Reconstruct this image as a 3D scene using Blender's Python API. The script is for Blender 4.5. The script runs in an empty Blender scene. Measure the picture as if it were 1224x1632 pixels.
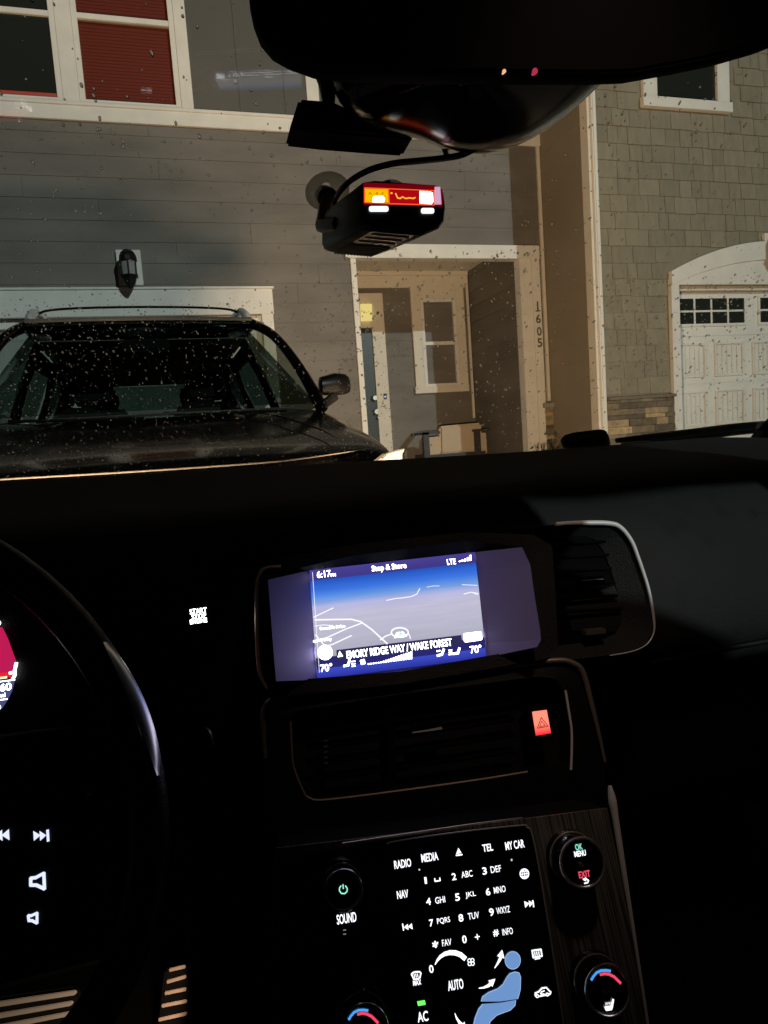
import bpy, bmesh, math, random
from mathutils import Vector, Matrix
random.seed(7)
sc = bpy.context.scene
col = sc.collection

# ------------------------------------------------------------ camera
PW, PH, FPX = 1224, 1632, 1088.0
yw, pt, rl = math.radians(15.85), math.radians(5.75), math.radians(-4.07)
C = Vector((0, 0, 1.05))
F = Vector((math.sin(yw)*math.cos(pt), math.cos(yw)*math.cos(pt), -math.sin(pt)))
R0 = Vector((math.cos(yw), -math.sin(yw), 0)); U0 = R0.cross(F)
R = math.cos(rl)*R0 + math.sin(rl)*U0
U = -math.sin(rl)*R0 + math.cos(rl)*U0
cd = bpy.data.cameras.new('camera'); cam = bpy.data.objects.new('camera', cd); col.objects.link(cam)
M = Matrix(((R.x, U.x, -F.x, C.x), (R.y, U.y, -F.y, C.y), (R.z, U.z, -F.z, C.z), (0, 0, 0, 1)))
cam.matrix_world = M
cd.sensor_fit = 'VERTICAL'; cd.sensor_height = 24.0; cd.lens = 24.0*FPX/PH
cd.clip_start = 0.02; cd.clip_end = 500
sc.camera = cam
# ------------------------------------------------------------ night sky, street lamp light, exposure
w = bpy.data.worlds.new('World'); sc.world = w; w.use_nodes = True
wn = w.node_tree.nodes; bg = wn['Background']
sky = wn.new('ShaderNodeTexSky'); sky.sky_type = 'NISHITA'; sky.sun_disc = False
sky.sun_elevation = math.radians(-6); sky.sun_rotation = math.radians(200)
w.node_tree.links.new(sky.outputs[0], bg.inputs[0]); bg.inputs[1].default_value = 0.02
SUN_DIR = Vector((-.36, 1, -.375)).normalized()
sd = bpy.data.lights.new('street_lamp_light', 'SUN'); sd.energy = 1.08; sd.angle = math.radians(.5); sd.color = (.88, .98, .96)
so = bpy.data.objects.new('street_lamp_light', sd); col.objects.link(so)
so.rotation_euler = SUN_DIR.to_track_quat('-Z', 'Y').to_euler(); so.location = (2, -6, 6)
vs = sc.view_settings; vs.view_transform = 'Standard'; vs.look = 'None'; vs.exposure = 0; vs.gamma = 1
sc.cycles.use_denoising = True
sc.cycles.max_bounces = 10; sc.cycles.transmission_bounces = 10; sc.cycles.glossy_bounces = 5; sc.cycles.diffuse_bounces = 3
sc.cycles.caustics_reflective = False
sc.cycles.sample_clamp_indirect = 3.0

# headlamps of our own car (real lamps, below the bonnet line) throw warm light on the houses
def lamp(name, loc, power, color, r, kind='POINT', parent=None):
    l = bpy.data.lights.new(name, kind); l.energy = power; l.color = color
    l.shadow_soft_size = r
    o = bpy.data.objects.new(name, l); col.objects.link(o); o.location = loc
    return o
WARM = (1.0, .66, .40)
for hx_, hp_ in ((.93, 1050), (-.45, 450)):
    hl_ = lamp('headlamp_light', (hx_, 2.17, .70), hp_, WARM, .09, 'SPOT')
    hl_.data.spot_size = math.radians(165); hl_.data.spot_blend = .6; hl_.rotation_euler = (math.radians(94), 0, math.radians(-28))

# ------------------------------------------------------------ helpers
def ray(x, y): return F*FPX + R*(x-612) - U*(y-816)
def at(x, y, Y=None, X=None, Z=None, D=None):
    d = ray(x, y)
    if D is not None: return C + d*(D/FPX)
    t = Y/d.y if Y is not None else (X/d.x if X is not None else (Z-C.z)/d.z)
    return C + d*t
class Pl:
    """a real plane of the car's dashboard: right axis d, up axis u, n towards the seats"""
    def __init__(s, P0, phi, tilt):
        p, q = math.radians(phi), math.radians(tilt)
        s.P0 = P0
        s.d = Vector((math.cos(p), -math.sin(p), 0))
        s.u = Vector((math.sin(p)*math.sin(q), math.cos(p)*math.sin(q), math.cos(q)))
        s.n = s.d.cross(s.u)
    def hit(s, x, y, h=0):
        r = ray(x, y); t = ((s.P0-C).dot(s.n)) / r.dot(s.n)
        return C + r*t + s.n*h
    def mat(s, x, y, h=0):
        P = s.hit(x, y, h); d, u, n = s.d, s.u, s.n
        return Matrix(((d.x, u.x, n.x, P.x), (d.y, u.y, n.y, P.y), (d.z, u.z, n.z, P.z), (0, 0, 0, 1)))
    def px(s, x, y): return (s.hit(x, y)-C).dot(F)/FPX      # metres per pixel there

def new_mat(name, color, rough=.5, metal=0, emit=None, es=0, coat=0, spec=.5, noise=None, bump=None, trans=0):
    m = bpy.data.materials.new(name); m.use_nodes = True
    nt = m.node_tree; b = nt.nodes['Principled BSDF']
    b.inputs['Base Color'].default_value = (*color, 1); b.inputs['Roughness'].default_value = rough
    b.inputs['Metallic'].default_value = metal; b.inputs['Coat Weight'].default_value = coat
    b.inputs['Specular IOR Level'].default_value = spec
    if emit: b.inputs['Emission Color'].default_value = (*emit, 1); b.inputs['Emission Strength'].default_value = es
    tc = nt.nodes.new('ShaderNodeTexCoord')
    if noise:
        sc_, amt = noise[0], noise[1]
        mp = nt.nodes.new('ShaderNodeMapping'); mp.inputs['Scale'].default_value = noise[2] if len(noise) > 2 else (1, 1, 1)
        n = nt.nodes.new('ShaderNodeTexNoise'); n.inputs['Scale'].default_value = sc_; n.inputs['Detail'].default_value = 5
        nt.links.new(tc.outputs['Object'], mp.inputs[0]); nt.links.new(mp.outputs[0], n.inputs[0])
        mr = nt.nodes.new('ShaderNodeMapRange'); mr.inputs[1].default_value = .3; mr.inputs[2].default_value = .7
        mr.inputs[3].default_value = 1-amt; mr.inputs[4].default_value = 1+amt
        nt.links.new(n.outputs[0], mr.inputs[0])
        mx = nt.nodes.new('ShaderNodeVectorMath'); mx.operation = 'SCALE'; mx.inputs[0].default_value = color
        nt.links.new(mr.outputs[0], mx.inputs['Scale']); nt.links.new(mx.outputs[0], b.inputs['Base Color'])
        if len(noise) > 3:      # each board or shingle a slightly different tone
            ge = nt.nodes.new('ShaderNodeNewGeometry'); m2 = nt.nodes.new('ShaderNodeMapRange'); m2.inputs[3].default_value = 1-noise[3]; m2.inputs[4].default_value = 1+noise[3]
            nt.links.new(ge.outputs['Random Per Island'], m2.inputs[0]); v2 = nt.nodes.new('ShaderNodeVectorMath'); v2.operation = 'SCALE'
            nt.links.new(mx.outputs[0], v2.inputs[0]); nt.links.new(m2.outputs[0], v2.inputs['Scale']); nt.links.new(v2.outputs[0], b.inputs['Base Color'])
        m['noise_out'] = 1
    if bump:
        mp = nt.nodes.new('ShaderNodeMapping'); mp.inputs['Scale'].default_value = bump[2] if len(bump) > 2 else (1, 1, 1)
        n = nt.nodes.new('ShaderNodeTexNoise'); n.inputs['Scale'].default_value = bump[0]; n.inputs['Detail'].default_value = 4
        nt.links.new(tc.outputs['Object'], mp.inputs[0]); nt.links.new(mp.outputs[0], n.inputs[0])
        bp = nt.nodes.new('ShaderNodeBump'); bp.inputs['Strength'].default_value = bump[1]; bp.inputs['Distance'].default_value = .01
        nt.links.new(n.outputs[0], bp.inputs['Height']); nt.links.new(bp.outputs[0], b.inputs['Normal'])
    return m
def emis(name, c, s=1.0):
    m = bpy.data.materials.new(name); m.use_nodes = True; nt = m.node_tree
    nt.nodes.remove(nt.nodes['Principled BSDF']); e = nt.nodes.new('ShaderNodeEmission')
    e.inputs[0].default_value = (*c, 1); e.inputs[1].default_value = s
    nt.links.new(e.outputs[0], nt.nodes['Material Output'].inputs[0]); return m
def s2l(r, g, b):
    f = lambda v: (v/255/12.92) if v/255 <= .04045 else ((v/255+.055)/1.055)**2.4
    return (f(r), f(g), f(b))

def crv(pts, k=5):
    """Catmull-Rom through points"""
    P = [Vector(p) for p in pts]; out = []
    for i in range(len(P)-1):
        a, b, c, d = P[max(i-1, 0)], P[i], P[i+1], P[min(i+2, len(P)-1)]
        for j in range(k):
            t = j/k; out.append(.5*((2*b)+(c-a)*t+(2*a-5*b+4*c-d)*t*t+(3*b-a-3*c+d)*t**3))
    return out+[P[-1]]
class MB:
    def __init__(s): s.v = []; s.f = []
    def add(s, vs, fs):
        o = len(s.v); s.v += [Vector(v) for v in vs]; s.f += [tuple(i+o for i in f) for f in fs]; return s
    def box(s, a, b):
        x0, y0, z0 = a; x1, y1, z1 = b
        return s.add([(x0,y0,z0),(x1,y0,z0),(x1,y1,z0),(x0,y1,z0),(x0,y0,z1),(x1,y0,z1),(x1,y1,z1),(x0,y1,z1)],
                     [(0,3,2,1),(4,5,6,7),(0,1,5,4),(1,2,6,5),(2,3,7,6),(3,0,4,7)])
    def prism(s, pts, off):
        n = len(pts); off = Vector(off); a = [Vector(p) for p in pts]
        return s.add(a + [p+off for p in a], [tuple(range(n)), tuple(range(2*n-1, n-1, -1))] + [(i, i+n, (i+1) % n+n, (i+1) % n) for i in range(n)])
    def loft(s, rings, caps=True, closed=True):
        n = len(rings[0]); vs = [p for r in rings for p in r]; fs = []
        for k in range(len(rings)-1):
            for i in range(n if closed else n-1):
                j = (i+1) % n; fs.append((k*n+i, k*n+j, (k+1)*n+j, (k+1)*n+i))
        if caps and closed: fs += [tuple(range(n-1, -1, -1)), tuple(range((len(rings)-1)*n, len(rings)*n))]
        return s.add(vs, fs)
    def tube(s, pts, r, n=8, closed=False, flat=None):
        pts = [Vector(p) for p in pts]; rings = []
        if not closed and 4 <= len(pts) < 40:
            if isinstance(r, (list, tuple)): r = [v.x for v in crv([(q, 0, 0) for q in r])]
            pts = crv(pts)
        N = len(pts)
        prev = None
        for i, p in enumerate(pts):
            a = pts[(i-1) % N] if (i or closed) else p; b = pts[(i+1) % N] if (i < N-1 or closed) else p
            t = (b-a).normalized()
            if prev is None:
                x = t.cross(Vector((0, 0, 1)));  x = t.cross(Vector((0, 1, 0))) if x.length < .1 else x
            else: x = prev - t*prev.dot(t)
            x.normalize(); prev = x; y = t.cross(x)
            rr = r[i] if isinstance(r, (list, tuple)) else r
            rings.append([p + (x*math.cos(2*math.pi*k/n) + y*math.sin(2*math.pi*k/n))*rr for k in range(n)])
        if closed: rings.append(rings[0]); return s.loft(rings, caps=False)
        return s.loft(rings)
    def disc(s, mat, r, h, n=32, r2=None):
        r2 = r if r2 is None else r2
        a = [mat @ Vector((r*math.cos(2*math.pi*k/n), r*math.sin(2*math.pi*k/n), 0)) for k in range(n)]
        b = [mat @ Vector((r2*math.cos(2*math.pi*k/n), r2*math.sin(2*math.pi*k/n), h)) for k in range(n)]
        return s.loft([a, b])
    def ringm(s, mat, r, t, n=40, h=0):
        return s.tube([mat @ Vector((r*math.cos(2*math.pi*k/n), r*math.sin(2*math.pi*k/n), h)) for k in range(n)], t, 8, True)
    def strip(s, P, pts, wpx, h=.0006):
        """a ribbon of width wpx pixels along pixel points, lying on plane P"""
        w0 = [P.hit(x, y, h) for x, y in pts]
        for i in range(len(w0)-1):
            a, b = w0[i], w0[i+1]; t = (b-a).normalized(); q = t.cross(P.n)
            wa = (wpx[i] if isinstance(wpx, (list, tuple)) else wpx)*P.px(*pts[i])/2
            wb = (wpx[i+1] if isinstance(wpx, (list, tuple)) else wpx)*P.px(*pts[i+1])/2
            e = t*min(wa, wb)*.5
            s.add([a-e-q*wa, b+e-q*wb, b+e+q*wb, a-e+q*wa], [(0, 1, 2, 3)])
        return s
    def poly(s, P, pts, h=.0006):
        s.add([P.hit(x, y, h) for x, y in pts], [tuple(range(len(pts)))]); return s
    def plate(s, P, pts, h0, h1):
        return s.loft([[P.hit(x, y, h0) for x, y in pts], [P.hit(x, y, 0) + P.n*h1 for x, y in pts]])
    def build(s, name, mat, parent=None, smooth=False, bevel=0, subsurf=0, local=False):
        me = bpy.data.meshes.new(name)
        off = Vector((0, 0, 0))
        if parent is not None and not local:
            off = Vector(parent.get('_base', (0, 0, 0)))
        me.from_pydata([v-off for v in s.v], [], s.f); me.update()
        bm = bmesh.new(); bm.from_mesh(me); bmesh.ops.recalc_face_normals(bm, faces=bm.faces)
        if bevel:
            es = [e for e in bm.edges if len(e.link_faces) == 2 and e.calc_face_angle(0) > .5]
            bmesh.ops.bevel(bm, geom=es, offset=bevel, segments=2, affect='EDGES', clamp_overlap=True)
        bm.to_mesh(me); bm.free()
        o = bpy.data.objects.new(name, me); col.objects.link(o)
        me.materials.append(mat)
        if smooth:
            for p in me.polygons: p.use_smooth = True
            try: me.set_sharp_from_angle(angle=math.radians(40 if not subsurf else 180))
            except Exception: pass
        if subsurf:
            sm = o.modifiers.new('s', 'SUBSURF'); sm.levels = subsurf; sm.render_levels = subsurf
        if parent is not None:
            o.parent = parent; o['_base'] = tuple(off)
        return o
def thing(name, loc, label, cat, group=None, rotz=0):
    o = bpy.data.objects.new(name, None); col.objects.link(o); o.location = loc; o.rotation_euler = (0, 0, rotz)
    o['_base'] = tuple(loc); o['label'] = label; o['category'] = cat; o.empty_display_size = .1
    if group: o['group'] = group
    return o
def tag(o, **k):
    for a, b in k.items(): o[a] = b
    return o
FONT_CACHE = {}
def text_mb(mb, P, x, y, s, wpx, hpx, h=.0007, bold=.012, rot=0):
    """lettering lying on plane P, centred on pixel x, y"""
    key = (s, bold)
    if key not in FONT_CACHE:
        cu = bpy.data.curves.new('lettering', 'FONT'); cu.body = s; cu.offset = bold; cu.resolution_u = 3
        cu.align_x = 'CENTER'
        ob = bpy.data.objects.new('lettering', cu); col.objects.link(ob)
        dg = bpy.context.evaluated_depsgraph_get(); me = bpy.data.meshes.new_from_object(ob.evaluated_get(dg))
        vs_ = [v.co.copy() for v in me.vertices]; fs = [tuple(p.vertices) for p in me.polygons]
        bpy.data.objects.remove(ob); bpy.data.curves.remove(cu); bpy.data.meshes.remove(me)
        FONT_CACHE[key] = (vs_, fs)
    vs_, fs = FONT_CACHE[key]
    x0, x1 = min(v.x for v in vs_), max(v.x for v in vs_); y0, y1 = min(v.y for v in vs_), max(v.y for v in vs_)
    k = P.px(x, y); sx = wpx*k/(x1-x0); sy = hpx*k/(y1-y0)
    m = P.mat(x, y, h) @ Matrix.Rotation(rot, 4, 'Z')
    mb.add([m @ Vector(((v.x-(x0+x1)/2)*sx, (v.y-(y0+y1)/2)*sy, 0)) for v in vs_], fs)
    return mb

# ------------------------------------------------------------ materials
TRIM = new_mat('white_trim', (.70, .69, .66), .55, noise=(6, .05), bump=(60, .08))
SIDING = new_mat('grey_siding', (.150, .135, .120), .6, noise=(1.2, .20, (1, 1, 3), .05), bump=(40, .25, (1, 1, 8)))
PANEL = new_mat('grey_panel', (.085, .077, .066), .6, noise=(1.5, .08), bump=(50, .15))
SIDETAN = new_mat('tan_siding', (.24, .20, .15), .6, noise=(1.5, .07), bump=(40, .15, (1, 1, 8)))
SHINGLE = new_mat('olive_shingle', (.225, .203, .148), .7, noise=(5, .12, (3, 1, 1), .10), bump=(60, .25, (6, 1, 1)))
SHADETRIM = new_mat('shaded_trim', (.66, .61, .53), .55, noise=(6, .05))  # white trim; the shade where the street lamp misses put into its colour
DARKGLASS = new_mat('window_glass', (.02, .024, .022), .06, spec=.5)
BLIND = new_mat('blind_slats', (.85, .88, .62), .6)
RED = new_mat('red_blind', (.44, .055, .03), .5)
BLACKMETAL = new_mat('black_metal', (.012, .012, .013), .35, .3)
GARAGE = new_mat('garage_paint', (.72, .73, .71), .45, noise=(3, .05), bump=(30, .06))
CONC = new_mat('concrete', (.30, .28, .25), .8, noise=(3, .15), bump=(25, .4))
BRCH = new_mat('bright_chrome', (.95, .97, .96), .36, .25)
MATTE = new_mat('matte_black', (.002, .002, .002), .8, spec=.08)
PLASTIC = new_mat('black_plastic', (.004, .004, .0045), .5, bump=(900, .25), spec=.25)
SOFT = new_mat('soft_dash', (.011, .0125, .012), .75, bump=(700, .35), noise=(9, .12))
GLOSS = new_mat('piano_black', (.003, .003, .0035), .10, coat=.3)
CHROME = new_mat('satin_chrome', (.88, .87, .85), .33, .5)
BRONZE = new_mat('satin_bronze', (.85, .66, .54), .38, .8)
DULLCHROME = new_mat('dark_chrome', (.45, .44, .42), .3, .8)
WHITE_E = emis('white_backlight', (.93, .95, 1), 1.6)
SCR_W = emis('screen_white', (.97, .97, 1), 5.0)

# ------------------------------------------------------------ ground
g = MB(); g.add([(-60, -60, 0), (60, -60, 0), (60, 2.2, 0), (-60, 2.2, 0), (60, 8.0, .30), (-60, 8.0, .30), (60, 90, .30), (-60, 90, .30)],
                [(0, 1, 2, 3), (3, 2, 4, 5), (5, 4, 6, 7)])
tag(g.build('driveway', CONC), kind='structure')

# ------------------------------------------------------------ left townhouse
D1, D2 = 8.083, 7.0       # facade planes
XC = 4.672                # where the neighbour's side wall stands
def siding(mb, x0, x1, z0, z1, Y, pitch=.222, org=.3, t=.0065):
    rj = random.Random(int(x0*7)+int(z0*31)); row_ = math.floor((z0-org)/pitch)*pitch+org
    if x1-x0 > 2.5:          # boards of 3.6 m with butt joints, staggered from row to row
        while row_ < z1-.001:
            a = x0; b = x0+rj.uniform(.6, 3.6); r1 = min(row_+pitch, z1)
            while a < x1:
                b2 = min(b, x1); siding_row(mb, a+.0012, b2-.0012, max(row_, z0), r1, Y, pitch, org, t); a = b2; b += 3.6
            row_ += pitch
    else: siding_row(mb, x0, x1, z0, z1, Y, pitch, org, t)
def siding_row(mb, x0, x1, z0, z1, Y, pitch, org, t):
    k = math.floor((z0-org)/pitch+1e-4)
    z = org + k*pitch
    while z < z1-.001:
        a, b = max(z, z0), min(z+pitch, z1)
        ta = t*(1-(a-z)/pitch); tb = t*(1-(b-z)/pitch)
        mb.add([(x0, Y-ta, a), (x1, Y-ta, a), (x1, Y-tb, b), (x0, Y-tb, b), (x0, Y+.1, a), (x1, Y+.1, a), (x1, Y+.1, b), (x0, Y+.1, b)],
               [(0, 1, 2, 3), (0, 4, 5, 1), (3, 2, 6, 7), (0, 3, 7, 4), (1, 5, 6, 2)])
        z += pitch
def siding_x(mb, X, y0, y1, z0, z1, sgn, pitch=.222, org=.3, t=.012):
    z = org + math.floor((z0-org)/pitch)*pitch
    while z < z1-.001:
        a, b = max(z, z0), min(z+pitch, z1)
        ta = t*(1-(a-z)/pitch)*sgn; tb = t*(1-(b-z)/pitch)*sgn
        mb.add([(X+ta, y0, a), (X+ta, y1, a), (X+tb, y1, b), (X+tb, y0, b), (X-.1*sgn, y0, a), (X-.1*sgn, y1, a), (X-.1*sgn, y1, b), (X-.1*sgn, y0, b)],
               [(0, 1, 2, 3), (0, 4, 5, 1), (3, 2, 6, 7), (0, 3, 7, 4), (1, 5, 6, 2)])
        z += pitch
H = thing('townhouse', (0, 9, .3), 'grey lap sided townhouse behind the parked dark vehicle with red blinds upstairs', 'house')
GX0, GX1, GZ = -3.75, 1.00, 2.62          # garage opening
PX0, PX1, PZ0, PZ1 = at(576, 600, Y=D1+.1).x, 4.30, .3, 3.247  # porch opening
ZB0, ZB1 = 4.635, 4.80                    # band board
m = MB()
siding(m, -7, GX0-.02, .3, GZ+.02, D1); siding(m, -7, PX0-.02, GZ+.02, PZ1+.02, D1); siding(m, GX1+.02, PX0-.02, .3, GZ+.02, D1)
siding(m, -7, XC, PZ1+.02, ZB0, D1); siding(m, PX1+.02, XC, .3, PZ1+.02, D1)
m.build('wall', SIDING, H)
# upper storey in vertical panels with thin grooves, openings for the windows
UWX = [(-2.66, -1.16), (-.905, -.905)]
WIN = []   # (x0,x1,z0,z1)
wz0 = at(220, 165, Y=D1).z; 
xa = at(133, 130, Y=D1).x; xb = at(280, 150, Y=D1).x       # sash of the red window
xe = at(90, 130, Y=D1).x
W1 = (xa, xb); W0 = (xe-(xb-xa), xe)
m = MB()
def panels(x0, x1, z0, z1):
    g0 = at(383, 180, Y=D1).x; p = .505
    k = math.ceil((x0-g0)/p); cuts = [x0]
    while g0+k*p < x1: cuts.append(g0+k*p); k += 1
    cuts.append(x1)
    for a, b in zip(cuts, cuts[1:]):
        if b-a < .02: continue
        m.box((a+.004, D1-.012, z0), (b-.004, D1+.1, z1))
    m.box((x0, D1-.002, z0), (x1, D1+.09, z1))
zt = wz0 + 1.55
panels(-7, W0[0], ZB1, 7); panels(W1[1], XC, ZB1, 7); panels(W0[0], W1[1], zt, 7); 
m.build('upper_wall', PANEL, H)
m = MB(); m.box((-7, D1-.035, ZB0), (XC, D1+.1, ZB1)); m.box((-7, D1-.05, ZB1-.02), (XC, D1+.1, ZB1+.012))
m.build('band_board', TRIM, H, bevel=.003)
# windows
def window(x0, x1, z0, z1, zr, Y, parent, glassmat, frame=.05, blind=None, depth=.07, reclose=True):
    """sash window: frame ring, meeting rail, two panes set back"""
    f = MB()
    f.box((x0-.0, Y-.02, z0), (x0+frame, Y+depth, z1)); f.box((x1-frame, Y-.02, z0), (x1, Y+depth, z1))
    f.box((x0+frame, Y-.018, z0), (x1-frame, Y+depth, z0+frame)); f.box((x0+frame, Y-.018, z1-frame), (x1-frame, Y+depth, z1))
    if zr: f.box((x0+frame, Y-.010, zr-frame*.5), (x1-frame, Y+depth-.01, zr+frame*.5))
    fo = f.build('window', TRIM, parent, bevel=.003)
    gm = MB(); gm.box((x0+frame-.004, Y+.02, z0+frame-.004), (x1-frame+.004, Y+.026, z1-frame+.004))
    gm.build('pane', glassmat, fo)
    if blind:
        b = MB(); z = z0+frame+(blind[1] if len(blind) > 1 else 0); 
        while z < z1-frame:
            b.box((x0+frame, Y+.05, z), (x1-frame, Y+.056, z+.030)); b.add([(x0+frame, Y+.05, z+.03), (x1-frame, Y+.05, z+.03), (x1-frame, Y+.058, z+.034), (x0+frame, Y+.058, z+.034)], [(0, 1, 2, 3)]); z += .034
        b.build('blind', blind[0], fo)
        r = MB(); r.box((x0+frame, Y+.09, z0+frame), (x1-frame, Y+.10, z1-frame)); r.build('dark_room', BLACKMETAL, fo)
    return fo
THIN = bpy.data.materials.new('thin_glass'); THIN.use_nodes = True
_nt = THIN.node_tree; _nt.nodes.remove(_nt.nodes['Principled BSDF'])
_t = _nt.nodes.new('ShaderNodeBsdfTransparent'); _t.inputs[0].default_value = (.78, .8, .78, 1); _g = _nt.nodes.new('ShaderNodeBsdfGlossy'); _g.inputs['Roughness'].default_value = .03
_fr = _nt.nodes.new('ShaderNodeFresnel'); _fr.inputs[0].default_value = 1.45; _mx = _nt.nodes.new('ShaderNodeMixShader')
_nt.links.new(_fr.outputs[0], _mx.inputs[0]); _nt.links.new(_t.outputs[0], _mx.inputs[1]); _nt.links.new(_g.outputs[0], _mx.inputs[2])
_nt.links.new(_mx.outputs[0], _nt.nodes['Material Output'].inputs[0])
zr = at(205, 32, Y=D1).z
fo = window(W1[0]-.05, W1[1]+.05, wz0-.05, zt, zr, D1, H, THIN, .055, (RED,))
window(W0[0]-.05, W0[1]+.05, wz0-.05, zt, at(40, 18, Y=D1).z, D1, H, DARKGLASS, .055)
b = MB(); b.box((W0[0], D1+.012, wz0+.02), (W0[1], D1+.017, wz0+.055)); b.build('blind_rail', RED, H)
# casings
m = MB()
xm0, xm1 = W0[1]+.052, W1[0]-.052
m.box((xm0, D1-.03, ZB1+.014), (xm1, D1+.05, zt+.1))
xr = at(302, 100, Y=D1).x
m.box((W1[1]+.052, D1-.03, ZB1+.014), (xr, D1+.05, zt+.1))
m.box((W0[0]-.14, D1-.03, ZB1+.014), (W0[0]-.052, D1+.05, zt+.1))
m.box((W0[0]-.052, D1-.028, ZB1+.014), (xm0, D1+.05, wz0-.052)); m.box((xm1, D1-.028, ZB1+.014), (W1[1]+.052, D1+.05, wz0-.052))
m.box((W0[0]-.14, D1-.034, zt+.1), (xr, D1+.05, zt+.22))
m.build('window_casing', TRIM, H, bevel=.003)
m = MB(); x1_ = at(497, 140, Y=D1).x; m.box((x1_-.07, D1-.03, ZB1+.014), (x1_+.07, D1+.02, 7)); m.build('corner_board', TRIM, H, bevel=.003)
# garage
m = MB(); xo = at(436, 500, Y=D1).x
m.box((GX0-.14, D1-.04, GZ+.0), (xo, D1+.02, 2.9)); m.box((GX0-.16, D1-.055, 2.9), (xo+.02, D1+.03, 2.925))
m.box((GX1, D1-.036, .3), (xo-.01, D1+.14, GZ)); m.box((GX0-.14, D1-.036, .3), (GX0, D1+.14, GZ))
m.build('garage_trim', TRIM, H, bevel=.003)
def garage_door(parent, x0, x1, z0, ztop, Y, ncol, rows, win_row=None, slab=GARAGE, pane_groups=()):
    d = MB(); d.box((x0, Y+.02, z0), (x1, Y+.06, ztop))
    cw = (x1-x0)/ncol; rh = (ztop-z0)/rows
    for r in range(rows):
        d.box((x0, Y+.012, z0+r*rh+.004), (x1, Y+.0205, z0+(r+1)*rh-.004))
        for c in range(ncol):
            if win_row == r: continue
            a, b_ = x0+c*cw+cw*.12, x0+(c+1)*cw-cw*.12; lo, hi = z0+r*rh+rh*.16, z0+(r+1)*rh-rh*.16
            # raised border and beads of the pressed panel
            t = .022
            d.box((a, Y+.0, lo), (a+t, Y+.0125, hi)); d.box((b_-t, Y+.0, lo), (b_, Y+.0125, hi))
            d.box((a+t, Y+.001, lo), (b_-t, Y+.0125, lo+t)); d.box((a+t, Y+.001, hi-t), (b_-t, Y+.0125, hi))
            k = 5; bw = (b_-a-2*t-.03)/k
            for i in range(k):
                d.box((a+t+.015+i*bw+.008, Y+.003, lo+t+.015), (a+t+.015+(i+1)*bw-.008, Y+.0125, hi-t-.015))
    return d.build('garage_door', slab, parent, bevel=.003)
garage_door(H, GX0, GX1, .3, GZ-.1, D1+.12, 8, 4)
m = MB(); m.box((GX0, D1+.05, GZ-.1), (GX1, D1+.16, GZ)); m.build('garage_header', TRIM, H)
# porch surround
m = MB(); xl0 = at(560, 450, Y=D1).x; xr1 = at(858, 430, Y=D1).x
m.box((xl0-.06, D1-.05, PZ1), (xr1, D1+.10, PZ1+.165))
m.box((xl0, D1-.03, .3), (PX0, D1+.12, PZ1))
m.box((PX1, D1-.03, .3), (PX1+.165, D1+.12, PZ1)); m.box((PX1+.169, D1-.034, .3), (xr1, D1+.10, PZ1))
m.build('porch_trim', TRIM, H, bevel=.004)
m = MB(); m.box((XC-.055, D1-.03, 1.45), (XC-.014, D1+.02, ZB0)); m.build('corner_board', SHADETRIM, H)
B = 9.68
m = MB()
siding(m, PX0-.3, PX1+.1, .3, 3.4, B); siding_x(m, PX1+.004, D1+.122, B, .3, 3.55, -1)
siding_x(m, PX0-.25, D1+.12, B, .3, 3.55, 1)
m.build('porch_wall', SIDING, H)
m = MB(); m.box((PX0-.3, D1+.1, 3.50), (PX1+.1, B+.1, 3.58)); m.box((PX0-.3, D1+.005, PZ1+.165), (PX1+.1, D1+.11, 3.6)); m.box((PX0-.25, B-.03, 3.27), (PX1-.014, B+.05, 3.44)); m.box((PX0-.25, B-.05, 3.44), (PX1-.014, B+.05, 3.5))
m.box((PX1-.05, B-.03, at(770, 665, Y=B).z), (PX1-.014, B-.0, 3.27))
m.build('porch_ceiling', SHADETRIM, H, bevel=.003)
m = MB(); m.box((PX0-.2, D1+.0, .28), (PX1, B, .42)); m.build('porch_floor', CONC, H)
# porch window
a = at(673, 482, Y=B); b_ = at(727, 610, Y=B); zr = at(702, 547, Y=B).z
window(a.x-.05, b_.x+.05, b_.z-.05, a.z+.05, zr, B-.02, H, THIN, .05, (BLIND,))
m = MB(); c0 = at(652, 460, Y=B); c1 = at(746, 625, Y=B); X0, X1, Z0, Z1 = c0.x, min(c1.x, PX1-.055), at(655, 628, Y=B).z, at(700, 458, Y=B).z
m.box((X0, B-.04, Z0+.1), (a.x-.052, B+.0, Z1)); m.box((b_.x+.052, B-.04, Z0+.1), (X1, B+.0, Z1)); m.box((a.x-.052, B-.038, a.z+.052), (b_.x+.052, B, Z1)); m.box((X0-.02, B-.055, Z0), (X1, B, Z0+.1)); 
m.box((a.x-.052, B-.038, Z0+.1), (b_.x+.052, B, b_.z-.052))
m.build('window_casing', SHADETRIM, H, bevel=.003)
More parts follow.
